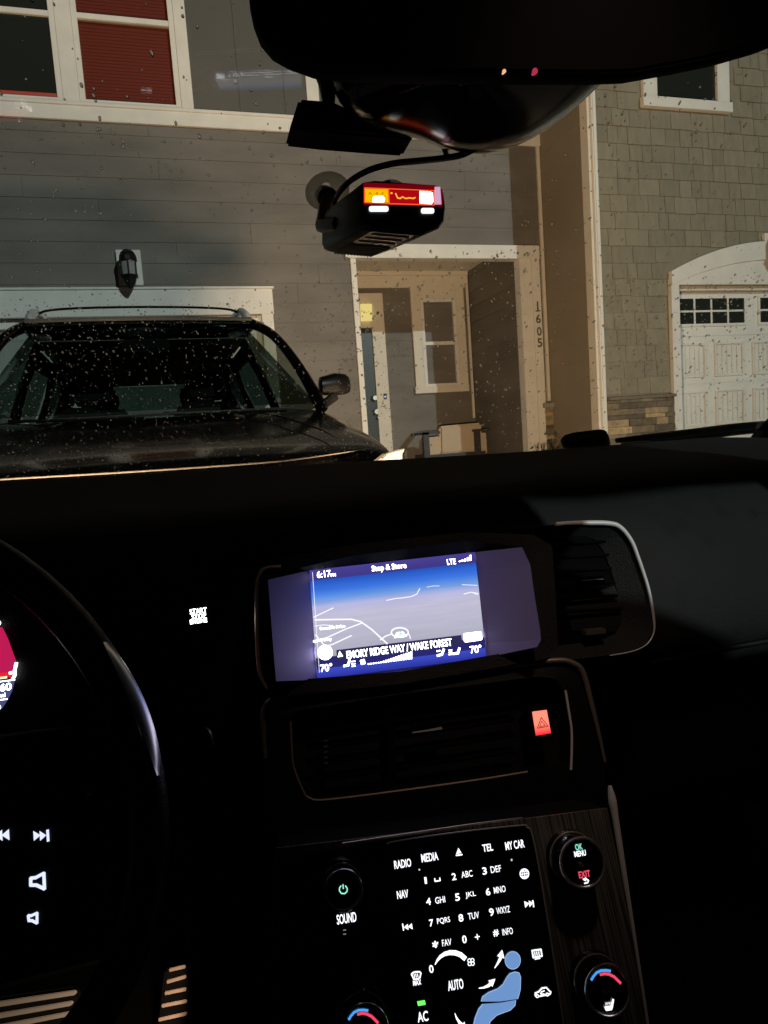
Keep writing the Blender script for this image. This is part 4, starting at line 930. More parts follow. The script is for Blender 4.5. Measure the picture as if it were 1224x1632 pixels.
def fan(m):
    for k in range(4):
        a = k*math.pi/2+.7; m.strip(K, ellipse(749.5+3.4*math.cos(a), 1531.5+3.7*math.sin(a), 2.6, 2.8, 12), 1.2, KH)
sym_('fan_symbol', fan)
def fanarc(m):
    pts = [(692.5, 1535.5), (696, 1529), (701, 1523), (708, 1518.5), (716, 1516.5), (725, 1517), (733, 1520), (739.5, 1525.5)]
    m.strip(K, pts, [1.2, 3, 4.5, 5.5, 6.5, 7, 7, 7], KH)
sym_('fan_speed_arc', fanarc)
m = MB(); text_mb(m, K, 686.5, 1542.5, '0', 7, 11, KH, bold=.015); m.build('key_legend', WHITE_E, pad)
def arrow(m, pts, ws, head): m.strip(K, pts, ws, KH); m.poly(K, head, KH)
sym_('airflow_arrow', lambda m: arrow(m, [(787, 1541), (791, 1535), (795, 1528), (798, 1521)], [1, 2.5, 4, 5], [(791, 1522), (799, 1512), (802.5, 1526)]))
sym_('airflow_arrow', lambda m: arrow(m, [(762, 1573), (770, 1572), (777, 1569), (781, 1565.5)], [1, 2.5, 4, 5], [(777, 1561), (788, 1558), (783.5, 1571)]))
sym_('airflow_arrow', lambda m: arrow(m, [(724, 1613), (726.5, 1620), (731, 1627), (736, 1632)], [1, 2.5, 4, 5], [(731, 1636), (739, 1626), (742, 1640)]))
BLUE = emis('seat_blue', s2l(110, 150, 205), 1)
sym_('seated_figure', lambda m: m.poly(K, ellipse(815.5, 1528.5, 12.5, 14.2)[:-1], KH), BLUE)
sym_('seated_figure', lambda m: m.poly(K, [(765, 1594), (767, 1586), (777, 1579), (792, 1573), (800, 1566), (806, 1555), (811, 1549), (819, 1546.5), (826, 1548), (828.5, 1555), (828, 1575), (824, 1590), (795, 1594)], KH), BLUE)
sym_('seated_figure', lambda m: (m.poly(K, [(767, 1598), (796, 1596), (821, 1591.5), (820, 1600), (812, 1608), (790, 1616), (780, 1626), (774, 1645), (750, 1645), (755, 1620), (761, 1605)], KH)), BLUE)
sym_('figure_outline', lambda m: [m.strip(K, ellipse(815.5, 1528.5, 12.2, 13.9), 1.0, KH+.0003), m.strip(K, [(765.5, 1593), (767.5, 1586.5), (777, 1579.5), (792, 1573.5), (800, 1566.5), (806, 1555.5), (811, 1549.5), (819, 1547), (825.5, 1548.5), (828, 1555), (827.5, 1575), (823.5, 1589.5)], 1.0, KH+.0003), m.strip(K, [(768, 1598.5), (761.5, 1606), (756, 1620), (751, 1640)], 1.0, KH+.0003), m.strip(K, [(820, 1592.5), (819, 1600), (811.5, 1607.5), (790, 1615.5), (780, 1625), (774, 1642)], 1.0, KH+.0003)], emis('figure_edge', s2l(160, 192, 235), 1))
sym_('status_light', lambda m: m.poly(K, [(664, 1594), (676, 1592), (677.5, 1599), (665.5, 1601)], KH), emis('green_led', (.12, 1.0, .10), 1.6))
sym_('status_light', lambda m: (m.poly(K, ellipse(667.5, 1385, 1.6, 1.6, 8)[:-1], KH), m.poly(K, ellipse(814, 1369.5, 1.6, 2.0, 8)[:-1], KH)), emis('dim_led', (.6, .6, .65), 1))
# knobs
RINGM = new_mat('knob_ring', (.85, .80, .76), .25, .8)
def knob(x, y, rpx, name='rotary_knob'):
    k = K.px(x, y); r = rpx*k; mt = K.mat(x, y, 0)
    m = MB(); n = 40
    def rg_(rr, h): return [mt @ Vector((rr*math.cos(2*math.pi*i/n), rr*math.sin(2*math.pi*i/n), h)) for i in range(n)]
    m.loft([rg_(r*1.12, .0), rg_(r*1.10, .004), rg_(r*1.0, .006), rg_(r*.985, .020), rg_(r*.95, .022), rg_(r*.90, .0215), rg_(r*.86, .0202), rg_(r*.30, .0202)], caps=True)
    ko = m.build(name, GLOSS, CAR, smooth=True)
    m = MB(); m.ringm(mt, r*.955, .0010, 48, .0222); m.ringm(mt, r*1.03, .0008, 48, .006); m.build('knob_rim', RINGM, ko, smooth=True)
    return ko, mt, k
def top(mt, dx, dy, h=.0205): return mt @ Vector((dx, dy, h))
class KT(Pl):
    def __init__(s, base, h): s.d, s.u, s.n = base.d, base.u, base.n; s.P0 = base.P0 + base.n*h
T2 = KT(K, .0205)
# the knobs' tops stand nearer, so their centres are found from where the tops show
def kbase(x, y): 
    P = T2.hit(x, y); r_ = P - K.n*.0205; d_ = r_-C; return (612+FPX*d_.dot(R)/d_.dot(F), 816-FPX*d_.dot(U)/d_.dot(F))
for (x, y, rr_k, kind) in ((927, 1374, 36, 'ok'), (967, 1577, 36, 'heat'), (547, 1418, 29, 'power'), (581, 1640, 36, 'heatl')):
    bx, by = kbase(x, y); ko, mt, k = knob(bx, by, rr_k)
    if kind == 'ok':
        m = MB(); text_mb(m, T2, 922, 1349.5, 'OK', 12, 9, .0006, .02); m.build('legend', emis('mint', (.25, .85, .62), 1.1), ko)
        m = MB(); text_mb(m, T2, 924, 1360, 'MENU', 19, 8.5, .0006, .02); m.strip(T2, [(929, 1401), (934, 1400.5), (937.5, 1403), (936, 1406.5), (931, 1407.5)], 1.8); m.poly(T2, [(928, 1401.5), (933, 1397.5), (933.5, 1404.5)], .0008); m.build('legend', WHITE_E, ko)
        m = MB(); text_mb(m, T2, 931, 1393, 'EXIT', 19, 9.5, .0006, .02); m.build('legend', emis('exit_red', (.9, .08, .13), 1.1), ko)
        m = MB(); m.disc(T2.mat(924, 1377), .0015, .003, 20); m.build('joystick_dot', DULLCHROME, ko)
    if kind in ('heat', 'heatl'):
        ox, oy = (0, 0) if kind == 'heat' else (-386, 63)
        arc1 = [(942, 1561), (945, 1556), (950, 1550), (957, 1546.5), (965, 1546), (972, 1547)]; arc2 = [(956, 1552.5), (963, 1551), (970, 1552), (978, 1556), (984, 1562), (988, 1566)]
        m = MB(); m.strip(T2, [(x+ox, y+oy) for x, y in arc1], 3.6); m.build('cold_arc', emis('cold_blue', (.06, .35, .9), 1.1), ko)
        m = MB(); m.strip(T2, [(x+ox, y+oy) for x, y in arc2], 4.0, .0009); m.build('hot_arc', emis('hot_pink', (.85, .06, .13), 1.1), ko)
        if kind == 'heat':
            m = MB(); m.poly(T2, [(975.5, 1591), (978, 1592), (976, 1604), (974.5, 1609), (965, 1610.5), (962.5, 1604.5), (964, 1602.5), (972, 1602)], .0008)
            for q in range(3): m.strip(T2, [(965+q*3, 1600.5-q*.4), (965.6+q*3, 1597.5-q*.4)], 1.2)
            m.build('legend', WHITE_E, ko)
            m = MB(); m.disc(T2.mat(962, 1580), .0013, .003, 20); m.build('joystick_dot', DULLCHROME, ko)
    if kind == 'power':
        m = MB(); m.strip(T2, [(543.5, 1411.5), (541, 1415), (541, 1419.5), (544, 1423.5), (549, 1424), (553, 1420.5), (553.3, 1415.5), (550.5, 1411.5)], 1.8); m.strip(T2, [(546.6, 1409.5), (547, 1416)], 1.8); m.build('legend', emis('mint_power', (.30, .85, .62), 1.2), ko)
sym_('sound_mark', lambda m: (m.strip(K, [(547, 1481), (551, 1480.5)], 1.3, KH), m.strip(K, [(547, 1487.5), (551, 1487)], 1.3, KH)), emis('dim', (.25, .25, .22), 1))

# --- start button
SB = Pl(at(316, 980, Y=.63), 0, 12)
m = MB(); m.disc(SB.mat(316, 980, -.03), .026, .034, 36, .024); stb = m.build('start_button', GLOSS, CAR, smooth=True)
m = MB(); text_mb(m, SB, 316, 973.5, 'START', 26, 8, .0055, .012); text_mb(m, SB, 317, 982, 'STOP', 22, 7.5, .0055, .012); text_mb(m, SB, 316.5, 989.5, 'ENGINE', 26, 7, .0055, .012); m.build('legend', emis('start_white', (.95, .97, 1), 6), stb)
m = MB(); m.ringm(SB.mat(316, 980, .0045), .0238, .0006); m.build('button_ring', new_mat('dim_ring', (.05, .05, .05), .4, 1), stb)

# --- passenger vent
Q = Pl(at(960, 940, Y=.64), -2, 8)
m = MB(); qo = [(850, 842), (882, 836), (911, 834), (964, 834), (985, 841), (1002, 862), (1012, 886), (1026, 927), (1033, 955), (1038, 985), (1038, 1008), (1026, 1027), (1002, 1038), (968, 1044), (900, 1052), (850, 1056)]
m.plate(Q, qo, -.05, -.018); pv = m.build('passenger_vent', MATTE, CAR)
m = MB(); m.tube([Q.hit(x, y, .004) for x, y in qo[1:14]], [.0024, .0026, .0028, .0028, .0026, .0024, .0022, .0020, .0016, .0009, .0008, .0008, .0007], 10); m.build('vent_trim', BRCH, pv, smooth=True)
m = MB(); m.loft([[Q.hit(x, y, .002) for x, y in qo], [Q.hit(870+(x-870)*.80, 945+(y-945)*.82, -.016) for x, y in qo]], caps=False); m.build('vent_funnel', SOFT, pv, smooth=True)
m = MB()
for k in range(6): m.tube([Q.hit(870, 868+k*22, -.012), Q.hit(975+k*5, 862+k*22, -.012)], .0018, 6)
m.build('louvre', MATTE, pv)
m = MB(); m.plate(Q, [(925, 920), (966, 918), (968, 930), (927, 933)], -.01, -.003); tb = m.build('vent_tab', GLOSS, pv, bevel=.0008)
m = MB(); m.strip(Q, [(930, 925.5), (952, 923.5), (964, 923)], [1, 2, 1], -.0025); m.build('tab_trim', DULLCHROME, tb)  # highlight in the vent, put in as a thin bright strip
m = MB(); m.plate(Q, [(934, 1004), (966, 1001), (967, 1011), (935, 1014)], -.01, .0); m.build('airflow_dial', DULLCHROME, pv, bevel=.001)

# --- steering wheel
WC = at(-277, 1329, D=.39)
SW = Pl(WC, 0, 24)
ring_px = [(-277+515*math.cos(t), 1329+515*math.sin(t)) for t in [2*math.pi*k/72 for k in range(72)]]
LEATH = new_mat('wheel_leather', (.012, .012, .013), .42, bump=(500, .15))
m = MB(); m.tube([SW.hit(x, y) for x, y in ring_px], .0125, 20, True); sw = m.build('steering_wheel', LEATH, CAR, smooth=True)
m = MB(); ins = [(-277+526*math.cos(t), 1329+526*math.sin(t)) for t in [math.radians(-25+i*1.7) for i in range(10)]]
m.tube([SW.hit(x, y, .0112) for x, y in ins], [.0003, .0008, .0012, .0016, .0018, .0018, .0018, .0016, .001, .0005], 8); m.build('rim_insert', CHROME, sw, smooth=True)
m = MB(); rows_ = []
for q, (r0, h0) in enumerate(((530, .0112), (537, .0096), (544, .0068), (549, .0036), (551, .0010))):
    rr = []
    for k in range(25):
        t = math.radians(-34+k*1.0); f_ = math.sin(math.pi*(k+.6)/25.2)**.5; rq = 541+(r0-541)*f_
        rr.append(SW.hit(-277+rq*math.cos(t), 1329+rq*math.sin(t), h0+.0010))
    rows_.append(rr)
m.loft(rows_, caps=False, closed=False); m.build('rim_insert', new_mat('rim_satin', (1.0, .96, 1.0), .30, 1), sw, smooth=True)  # rim highlight put into the shape: ribbon angled to mirror the screen
m = MB(); m.plate(SW, [(-560, 1180), (-330, 1165), (-100, 1172), (60, 1165), (128, 1160), (210, 1185), (215, 1310), (160, 1400), (166, 1460), (140, 1515), (60, 1548), (-60, 1575), (-330, 1690), (-600, 1500)], -.03, -.004); m.build('hub', PLASTIC, sw, bevel=.006)
m = MB(); m.strip(SW, [(-60, 1184), (0, 1174), (60, 1164), (115, 1158)], [5, 6, 4, 1.5], -.003); m.tube([SW.hit(x, y, -.003) for x, y in [(-60, 1182), (0, 1173), (60, 1165), (115, 1158)]], [.0012, .0012, .001, .0004], 8); m.build('spoke_trim', CHROME, sw, smooth=True)
m = MB(); m.tube([SW.hit(x, y, -.002) for x, y in [(136, 1268), (145, 1262), (155, 1252)]], [.0008, .003, .0006], 8); m.build('spoke_trim', DULLCHROME, sw, smooth=True)  # small gleam on the spoke, put in as a metal bead
m = MB(); m.tube([SW.hit(x, y, -.002) for x, y in [(175, 1480), (170, 1535), (158, 1580), (139, 1635)]], [.0003, .0007, .0007, .0006], 6); m.build('spoke_trim', DULLCHROME, sw, smooth=True)
BW = emis('cool_backlight', (.72, .78, 1), 1.15); sh = -.0030
def wsym(fn):
    m = MB(); fn(m); m.build('wheel_symbol', BW, sw)
wsym(lambda m: (m.poly(SW, [(51, 1325), (63, 1332), (52, 1341)], sh), m.poly(SW, [(61, 1325), (72, 1332), (62, 1341)], sh), m.strip(SW, [(74, 1324), (75, 1341)], 4, sh)))
wsym(lambda m: (m.poly(SW, [(12, 1322), (13, 1340), (0, 1332)], sh), m.poly(SW, [(1, 1323), (2, 1341), (-11, 1333)], sh)))
wsym(lambda m: m.strip(SW, [(47, 1401), (55, 1400), (68, 1393), (69, 1418), (56, 1412), (47, 1412), (47, 1401)], 5, sh))
wsym(lambda m: m.strip(SW, [(43, 1461), (48, 1461), (57, 1457), (57, 1473), (49, 1469), (44, 1469), (43, 1461)], 4.2, sh))
# stalk gleam, put in as a small bright metal sliver
m = MB(); PS = Pl(at(330, 1175, Y=.52), 0, 10); m.tube([PS.hit(x, y) for x, y in [(326, 1160), (331, 1166), (336, 1176), (340, 1190)]], [.0012, .0022, .0016, .0005], 8); m.build('stalk_gleam', DULLCHROME, CAR, smooth=True)
# --- instrument cluster
IC = Pl(at(0, 1060, Y=.66), 0, 20)
m = MB(); edge = [(-6, 975), (0, 986), (6, 1000), (13, 1018), (20, 1038), (27, 1052), (29, 1062), (27, 1078), (24, 1086), (20, 1100), (12, 1116), (4, 1128), (-6, 1138)]
m.plate(IC, [(-300, 960)]+[(x+6, y) for x, y in edge]+[(-300, 1160)], -.04, -.004); ic = m.build('instrument_cluster', PLASTIC, CAR)
def clip_poly(y0, y1): 
    pts = [p for p in edge if y0 <= p[1] <= y1]; return [(-200, y0)] + pts + [(-200, y1)]
m = MB(); m.poly(IC, [(-60, 1000), (4, 1000), (13, 1018), (20, 1038), (26, 1054), (23, 1077), (-60, 1084)], .0); m.build('gauge_face', emis('crimson', s2l(190, 28, 84), 1), ic)
m = MB(); m.poly(IC, [(-60, 1090), (24, 1083.5), (20, 1100), (12, 1116), (4, 1128), (-6, 1138), (-60, 1145)], .0); m.build('gauge_face', emis('gauge_blue', s2l(72, 78, 125), 1), ic)
m = MB(); text_mb(m, IC, 9.5, 1095, '60', 17, 12, .001, .03); text_mb(m, IC, 4, 1108, 'mi', 9, 6.5, .001, .02); m.strip(IC, [(-20, 1089), (24, 1083.5)], 1.6, .001); m.strip(IC, [(-20, 1118), (12, 1114)], 1.6, .001)
m.strip(IC, [(26.5, 1057), (24, 1068), (24, 1076), (21, 1082)], 4.5, .001); m.strip(IC, [(24, 1071), (16, 1073)], 4, .001); m.poly(IC, ellipse(-1, 993, 3, 3.5, 10)[:-1], .001); m.poly(IC, ellipse(-2, 1127, 4, 4, 10)[:-1], .001); m.build('gauge_mark', SCR_W, ic)
m = MB(); m.strip(IC, [(-20, 1078), (12, 1074.5), (21, 1079)], 6, .0007); m.build('gauge_needle', emis('needle_red', (.85, .02, .02), 1), ic)
m = MB(); m.strip(IC, [(-10, 1082), (11, 1079.5)], 3.6, .0011); m.build('gauge_needle', emis('needle_white', (1, .9, .6), 1.2), ic)

# --- pedals with metal ribs
PD = Pl(at(60, 1615, Y=.98), 3, 35)
SIL2 = new_mat('dim_pedal_metal', (.22, .16, .12), .5, .6)  # pedal metal darkened; weaker light on the accelerator put into its colour
SIL = new_mat('pedal_metal', (.75, .70, .64), .35, .8)
m = MB(); m.plate(PD, [(-80, 1600), (120, 1572), (130, 1590), (108, 1665), (-80, 1700)], -.02, 0); bp_ = m.build('brake_pedal', MATTE, CAR, bevel=.004)
for k in range(3):
    yy = k*20
    m = MB(); m.plate(PD, [(-80, 1607+yy), (122-k*5, 1577+yy*.85), (124-k*6, 1582+yy*.85), (118-k*6, 1586+yy*.85), (-80, 1617+yy)], 0, .004); m.build('metal_rib', SIL, bp_, bevel=.001)
PA = Pl(at(282, 1585, Y=1.02), 3, 35)
m = MB(); m.plate(PA, [(262, 1545), (296, 1536), (301, 1570), (300, 1650), (250, 1650)], -.02, 0); ap_ = m.build('accelerator_pedal', MATTE, CAR, bevel=.003)
for k, (a, b_) in enumerate((((270, 1543), (296, 1537)), ((266, 1562), (297, 1553)), ((263, 1580), (297, 1573)), ((258, 1600), (298, 1592)), ((253, 1622), (298, 1612)))):
    m = MB(); m.plate(PA, [a, b_, (b_[0], b_[1]+6), (a[0], a[1]+6)], 0, .003); m.build('metal_rib', SIL2, ap_, bevel=.0008)
fw = lamp('footwell_light', (-.06, .74, .36), 5, (1, .72, .5), .01, 'SPOT'); fw.data.spot_size = math.radians(80)
fw.rotation_euler = (at(60, 1605, Y=.98)-Vector(fw.location)).to_track_quat('-Z', 'Y').to_euler()

# --- rear-view mirror, its cover, and small things by the glass
MY = .42
mo_ = [(396, -60), (398, -10), (404, 20), (416, 52), (436, 76), (462, 91), (505, 107), (560, 114), (700, 118), (860, 119), (960, 120), (1022, 118), (1101, 104), (1170, 90), (1240, 70), (1300, 40), (1300, -60)]
PM = Pl(at(800, 60, Y=MY), 0, -8)
m = MB(); ctr = (820, 0)
def shr(k): return [(ctr[0]+(x-ctr[0])*k, ctr[1]+(y-ctr[1])*k) for x, y in mo_]
m.loft([[PM.hit(x, y, 0) for x, y in shr(.97)], [PM.hit(x, y, 0) - PM.n*.004 for x, y in mo_], [PM.hit(x, y, 0) - PM.n*.02 for x, y in shr(.985)], [PM.hit(x, y, 0) - PM.n*.035 for x, y in shr(.85)]])
mir = m.build('rear_view_mirror', MATTE, CAR, smooth=True)
m = MB(); m.poly(PM, shr(.93), .0008); m.build('mirror_glass', MATTE, mir)
m = MB(); m.disc(PM.mat(803, 114, -.002), .0012, .003, 12); m.build('sensor_led', emis('amber', (1, .55, .3), .9), mir)
m = MB(); m.disc(PM.mat(852, 114, -.002), .0019, .003, 12); m.build('sensor_led', emis('crimson_led', (.7, .05, .12), .6), mir)
# mount cover: a smooth glossy pod between mirror and glass
pod = [(520, 100), (520, 125), (535, 165), (565, 196), (610, 212), (665, 222), (705, 242), (750, 250), (800, 245), (850, 225), (905, 188), (945, 150), (975, 122), (980, 100)]
PP = Pl(at(740, 160, Y=.52), 0, 0)
def KTP(base, h): return KT(base, h)
m = MB(); rings = []
for (h, k) in ((.075, .12), (.052, .40), (.025, .70), (.0, .92), (-.025, 1.0), (-.07, .98), (-.13, .80)):
    cx, cy = 745, 105; Pk = KTP(PP, h)
    rings.append([Pk.hit(cx+(x-cx)*k, cy+(y-cy)*k) for x, y in pod])
m.loft(rings); m.build('mirror_mount_cover', new_mat('pod_plastic', (.003, .003, .003), .16, 0, spec=.4), CAR, smooth=True, subsurf=1)
m = MB(); p2 = Pl(at(520, 180, Y=.56), 0, 5)
m.tube([p2.hit(x, y) for x, y in [(515, 112), (522, 135), (524, 165)]], [.008, .007, .005], 8); m.build('mount_arm', PLASTIC, CAR, smooth=True); m = MB(); m.tube([p2.hit(x, y) for x, y in [(692, 226), (706, 232), (712, 248)]], .0022, 6); m.build('mount_arm', PLASTIC, CAR, smooth=True)
TG = thing('toll_tag', at(550, 190, Y=.58), 'flat black plastic box stuck to the windshield left of the mirror mount', 'box')
m = MB(); m.plate(p2, [(477, 156), (530, 160), (610, 196), (640, 211), (661, 213), (657, 221), (600, 217), (520, 210), (462, 203)], -.03, .0); m.build('case', new_mat('tag_plastic', (.004, .004, .004), .5), TG, bevel=.0025)

# ------------------------------------------------------------ radar detector on the windshield
RD = thing('radar_detector', at(640, 350, Y=.62), 'black radar detector with red and yellow lit display hanging from suction cups', 'radar detector')
RP = Pl(at(640, 330, Y=.575), 4, 2)
BL = new_mat('detector_plastic', (.014, .012, .011), .42, bump=(600, .1))
fo_ = [(574, 300), (580, 290), (598, 287), (690, 294), (702, 297), (708, 306), (711, 330), (709, 352), (700, 364), (672, 374), (590, 366), (578, 362), (573, 350)]
Fr = [RP.hit(x, y, 0) for x, y in fo_]
vpd = Vector((-.085, 1, .115)).normalized()
m = MB(); ct = sum(Fr, Vector())/len(Fr)
ring = lambda k, s_: [ct+(p-ct)*s_ + vpd*k for p in Fr]
m.loft([ring(-.002, .93), ring(.002, 1.0), ring(.06, 1.0), ring(.115, .98), ring(.125, .86)]); m.build('housing', BL, RD, smooth=True)
# bottom ribs and speaker slots
m = MB(); bl, br = RP.hit(592, 366), RP.hit(668, 373)
dn = Vector((0, 0, -.0012))
for k in range(12):
    a = bl.lerp(br, .06+.078*k)+vpd*.06+dn; b_ = bl.lerp(br, .06+.078*k)+vpd*.112+dn; m.tube([a, b_], .0011, 5)
for k in range(3): m.tube([bl.lerp(br, .1)+vpd*(.012+.016*k)+dn, bl.lerp(br, .9)+vpd*(.012+.016*k)+dn], .0006, 5)
m.add([bl.lerp(br, .04)+vpd*.004+dn*.5, bl.lerp(br, .96)+vpd*.004+dn*.5, bl.lerp(br, .96)+vpd*.112+dn*.5, bl.lerp(br, .04)+vpd*.112+dn*.5], [(0, 1, 2, 3)]); m.build('vent_ribs', new_mat('rib_warm_bounce', (.20, .14, .10), .4), RD)  # warm bounce light on the underside put into the brown
m = MB(); m.poly(RP, [(578, 293), (692, 297), (704, 304), (704, 331), (578, 328)], .0026); m.build('display_glass', new_mat('display_black', (.012, .002, .003), .2, emit=(.30, .0, .01), es=.5), RD)
DSP = emis
m = MB(); m.poly(RP, [(580, 303), (617, 304), (618, 325), (580, 325)], .0030); dy_ = m.build('display_field', emis('yellow_lcd', (1, .52, .0), 1.0), RD); tag(dy_, label='glowing yellow field of the display')
m = MB(); m.strip(RP, [(580, 302), (620, 303.5), (690, 306.5), (690, 329), (617, 327), (580, 325), (580, 302)], 1.6, .0034); m.strip(RP, [(618, 303.5), (619, 327)], 1.6, .0034); m.build('display_outline', emis('orange_line', (1, .10, .01), 1.2), RD)
m = MB(); m.poly(RP, [(620, 305), (666, 307), (667, 327), (620, 326)], .0028); m.build('display_field', emis('red_lcd', (.42, .002, .006), 1.0), RD)
m = MB(); m.strip(RP, [(629, 311), (632, 318), (636, 319), (640, 316.5), (645, 319), (651, 318), (657, 319), (660, 317.5)], 2.0, .0036); m.poly(RP, ellipse(622.5, 310.5, 1.8, 1.5, 8)[:-1], .0036); m.build('display_trace', emis('amber_line', (1, .45, .03), 1.3), RD)
m = MB(); m.poly(RP, [(593, 317), (597, 315), (609, 315), (612, 319), (611, 325), (592, 325)], .0036); m.build('display_icon', emis('hot_white', (1, .95, .85), 3), RD); m = MB(); m.poly(RP, [(667, 307), (684, 308), (688, 310), (689, 324), (686, 328), (667, 327)], .0036); m.build('display_icon', emis('hot_white', (1, .95, .85), 3), RD)
m = MB(); text_mb(m, RP, 598, 311, 'A  4  F', 26, 5, .0036, .0); m.build('display_lettering', emis('dark_digits', (.35, .15, .0), 1), RD)
m = MB(); m.poly(RP, [(691, 300), (700, 300), (702, 328), (691, 328)], .0030); m.build('display_edge_glow', emis('pink_glow', s2l(205, 165, 195), 1), RD)
for (x, y, w_, h_) in ((602.5, 335, 31, 9), (680, 338, 21, 9)):
    m = MB(); n_ = 10
    pts = [(x+w_/2-3+3*math.cos(t), y+(h_/2-3)+3*math.sin(t)) for t in (0, .8, 1.57)]+[(x-w_/2+3+3*math.cos(t), y+(h_/2-3)+3*math.sin(t)) for t in (1.57, 2.3, 3.14)]+[(x-w_/2+3+3*math.cos(t), y-(h_/2-3)+3*math.sin(t)) for t in (3.14, 3.9, 4.71)]+[(x+w_/2-3+3*math.cos(t), y-(h_/2-3)+3*math.sin(t)) for t in (4.71, 5.5, 6.28)]
    m.poly(RP, pts, .0030); m.build('lit_button', emis('button_white', (.75, .86, 1), 1.5), RD)
# mount bracket and cups
m = MB(); bk = RP.hit(560, 300) + vpd*.11; cp = WP.hit(524, 318, .006); cp2 = WP.hit(620, 298, .006)
m.tube([RP.hit(580, 330)+vpd*.07, RP.hit(572, 318)+vpd*.11, WP.hit(526, 322, -.012)], .007, 10); m.tube([WP.hit(522, 330, -.02), WP.hit(524, 318, -.004)], .011, 12)
m.tube([RP.hit(620, 300)+vpd*.09, WP.hit(620, 300, -.006)], .006, 8); m.build('mount_bracket', BL, RD, smooth=True)
CUP = bpy.data.materials.new('cup_rubber'); CUP.use_nodes = True; nt = CUP.node_tree; nt.nodes.remove(nt.nodes['Principled BSDF'])
t_ = nt.nodes.new('ShaderNodeBsdfTransparent'); t_.inputs[0].default_value = (.95, .93, .85, 1); d_ = nt.nodes.new('ShaderNodeBsdfTranslucent'); d_.inputs[0].default_value = (.9, .86, .75, 1); g_ = nt.nodes.new('ShaderNodeBsdfDiffuse'); g_.inputs[0].default_value = (.8, .75, .66, 1)
mx = nt.nodes.new('ShaderNodeMixShader'); mx.inputs[0].default_value = .8; mx2 = nt.nodes.new('ShaderNodeMixShader'); mx2.inputs[0].default_value = .0
nt.links.new(t_.outputs[0], mx.inputs[1]); nt.links.new(d_.outputs[0], mx.inputs[2]); nt.links.new(mx.outputs[0], mx2.inputs[1]); nt.links.new(g_.outputs[0], mx2.inputs[2]); nt.links.new(mx2.outputs[0], nt.nodes['Material Output'].inputs[0])
for (x, y, r_) in ((522, 306, .0235), (620, 313, .020)):
    mt = WP.mat(x, y, -.001); m = MB(); n = 32
    def rg2(rr, h): return [mt @ Vector((rr*math.cos(2*math.pi*i/n), rr*math.sin(2*math.pi*i/n), h)) for i in range(n)]
    m.loft([rg2(r_, 0), rg2(r_*.97, -.002), rg2(r_*.7, -.005), rg2(r_*.35, -.009), rg2(r_*.2, -.010)], caps=False); m.build('suction_cup', CUP, RD, smooth=True)
m = MB(); cb = [(535, 316, .66), (545, 301, .62), (560, 287, .60), (580, 275, .59), (600, 267, .58), (630, 260, .57), (660, 257, .56), (700, 253, .55), (735, 247, .54), (760, 235, .53)]
m.tube([at(x, y, Y=yy) for x, y, yy in cb], .0026, 10); m.build('power_cable', PLASTIC, RD, smooth=True)

# ------------------------------------------------------------ raindrops on the outside of the glass
WAT = bpy.data.materials.new('water'); WAT.use_nodes = True; nt = WAT.node_tree; nt.nodes.remove(nt.nodes['Principled BSDF'])
g_ = nt.nodes.new('ShaderNodeBsdfGlass'); g_.inputs['IOR'].default_value = 1.33; nt.links.new(g_.outputs[0], nt.nodes['Material Output'].inputs[0])
m = MB(); rnd = random.Random(21)
def drop(x, y, rx, ry, ang, h):
    P = WP.hit(x, y); t_ = (P-Vector((P.x, WS0.y, WS0.z))).dot(wd_); c_ = wpt(P.x, t_, .0056); ca, sa = math.cos(ang), math.sin(ang)
    rings = []
    for q in (0, .45, .75, .93):
        s_ = math.sqrt(max(0, 1-q*q)); rings.append([c_ + Vector((1, 0, 0))*(rx*s_*math.cos(a)*ca-ry*s_*math.sin(a)*sa) + wd_*(rx*s_*math.cos(a)*sa+ry*s_*math.sin(a)*ca) + wn_*(h*q) for a in [2*math.pi*k/10 for k in range(10)]])
    m.loft(rings)
def zone(n, x0, x1, y0, y1, s0, s1):
    for _ in range(n):
        x, y = rnd.uniform(x0, x1), rnd.uniform(y0, y1)
        if 842 < x < 878 and 472 < y < 560: continue
        s_ = s0+(s1-s0)*rnd.random()**2.2
        drop(x, y, s_*rnd.uniform(.8, 1.1), s_*rnd.uniform(1.0, 1.9), rnd.uniform(-.5, .1), s_*.8)
zone(2100, -10, 640, 480, 765, .0004, .0013)
zone(360, -10, 560, 200, 480, .0005, .0015)
zone(46, -10, 460, 0, 205, .0006, .0017)
zone(900, 540, 900, 400, 720, .0005, .0018)
zone(110, 700, 960, 250, 450, .0005, .0014)
zone(190, 930, 1224, 120, 450, .0006, .0017)
zone(850, 930, 1224, 440, 700, .0006, .0019)
# drops clinging to the passenger side window: their shadows speckle the lit dash
for _ in range(70):
    y_, z_ = rnd.uniform(-1.35, -.5), rnd.uniform(1.25, 1.66); q = rnd.uniform(.002, .0045)
    rg = [[Vector((1.19+q*.5*h_, y_+q*math.cos(a)*math.sqrt(1-h_*h_), z_+q*1.3*math.sin(a)*math.sqrt(1-h_*h_))) for a in [2*math.pi*k/8 for k in range(8)]] for h_ in (0, .5, .9)]
    m.loft(rg)
ro = m.build('raindrops', WAT, None, smooth=True); tag(ro, kind='stuff', label='small raindrops scattered over the outside of the windshield glass')

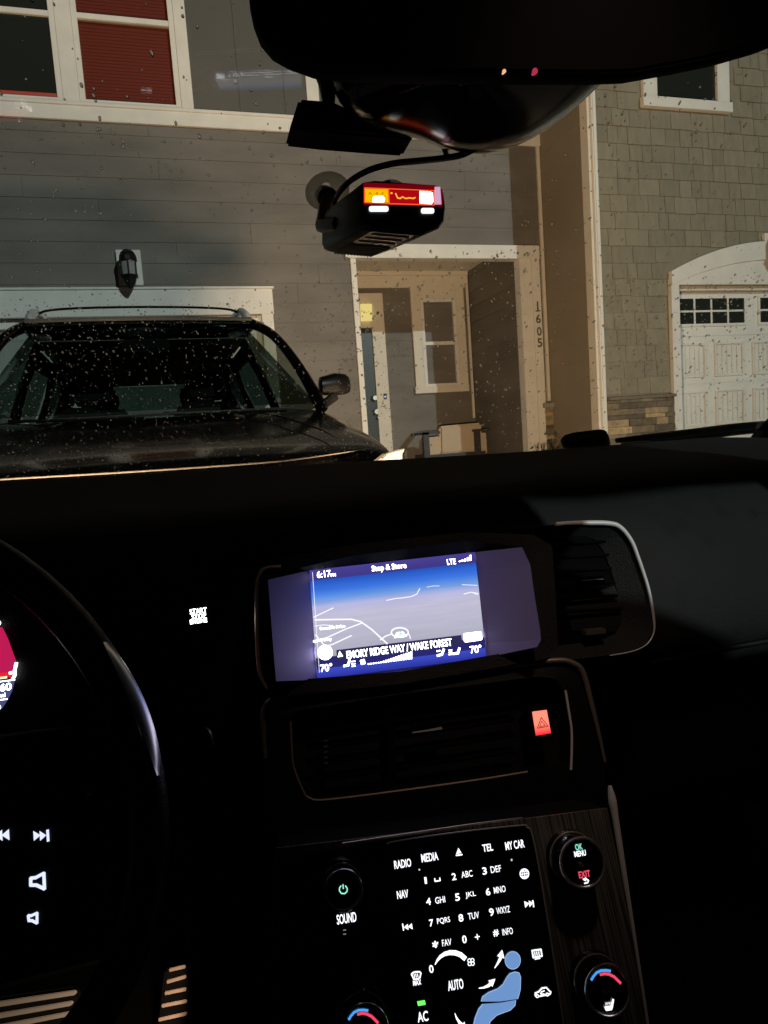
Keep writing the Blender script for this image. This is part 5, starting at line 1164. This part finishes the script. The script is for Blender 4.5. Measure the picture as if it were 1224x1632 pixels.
# ------------------------------------------------------------ car shell: roof, doors, seats (unseen; put in to shade the cabin)
LIN = new_mat('cabin_trim', (.02, .02, .02), .9)
m = MB(); m.box((CX-.80, -2.0, 1.665), (CX+.80, .175, 1.70)); m.build('roof', LIN, CAR)
for s_ in (-1, 1):
    x = CX+s_*.93
    m = MB(); m.box((x-.03, -.35, .2), (x+.03, 1.30, .98)); m.build('door', LIN, CAR)
    m = MB(); m.prism([(x-.03, -2.0, .2), (x-.03, -.352, .2), (x-.03, -.352, 1.13), (x-.03, -.62, 1.243), (x-.03, -.77, 1.299), (x-.03, -1.29, 1.58), (x-.03, -1.42, 1.655), (x-.03, -2.0, 1.655)], (.03, 0, 0)); m.build('door', LIN, CAR)  # unseen; outline shaped so its edge cuts the light patch on the dash
    m = MB(); m.prism([(x-.03, .3, 1.40), (x-.03, -.5, 1.42), (x-.03, -.78, 1.53), (x-.03, -1.19, 1.68), (x-.03, -1.45, 1.79), (x-.03, -1.45, 1.9), (x-.03, .3, 1.9)], (.03, 0, 0)); m.build('door_shade_plate', LIN, CAR)  # unseen plate added to keep lamp light off the dash top
    m = MB()
    m.tube([(CX+s_*.99, 1.22, .99), (CX+s_*.92, .80, 1.27), (CX+s_*.80, .18, 1.66)], .035, 8); m.build('pillar', LIN, CAR)
    for yy in (-.24, -1.7): m = MB(); m.tube([(CX+s_*.92, yy, .97), (CX+s_*.80, yy-.0, 1.66)], .045, 8); m.build('pillar', LIN, CAR)
m = MB(); m.box((CX-.93, -2.05, .2), (CX+.93, -1.98, 1.66)); m.build('rear_blocker', LIN, CAR)  # unseen panel added to close the rear against light
m = MB(); m.box((CX-.93, -2.0, .15), (CX+.93, 1.26, .18)); m.build('floor_pan', MATTE, CAR)
for xx in (-.19, .645):
    m = MB(); o_ = xx-.645
    m.prism([(a+o_, -.47, z) for a, z in ((.39, .45), (.94, .45), (.95, 1.18), (.93, 1.23), (.86, 1.285), (.80, 1.33), (.55, 1.33), (.49, 1.30), (.38, 1.20))], (0, -.10, 0)); m.build('front_seat', LIN, CAR, bevel=.01)  # unseen; outline shaped to bound the light patch on the dash
    m = MB(); m.prism([(a+o_, -.47, z) for a, z in ((.54, 1.34), (.813, 1.34), (.813, 1.50), (.79, 1.56), (.56, 1.56), (.54, 1.5))], (0, -.09, 0)); m.build('headrest', LIN, CAR, bevel=.01)  # unseen; right edge set to block light left of the dash patch
for o in bpy.data.objects:
    if '_base' in o: del o['_base']
    if o.type == 'MESH' and 'noise_out' in o: pass
for mt_ in bpy.data.materials:
    if 'noise_out' in mt_: del mt_['noise_out']
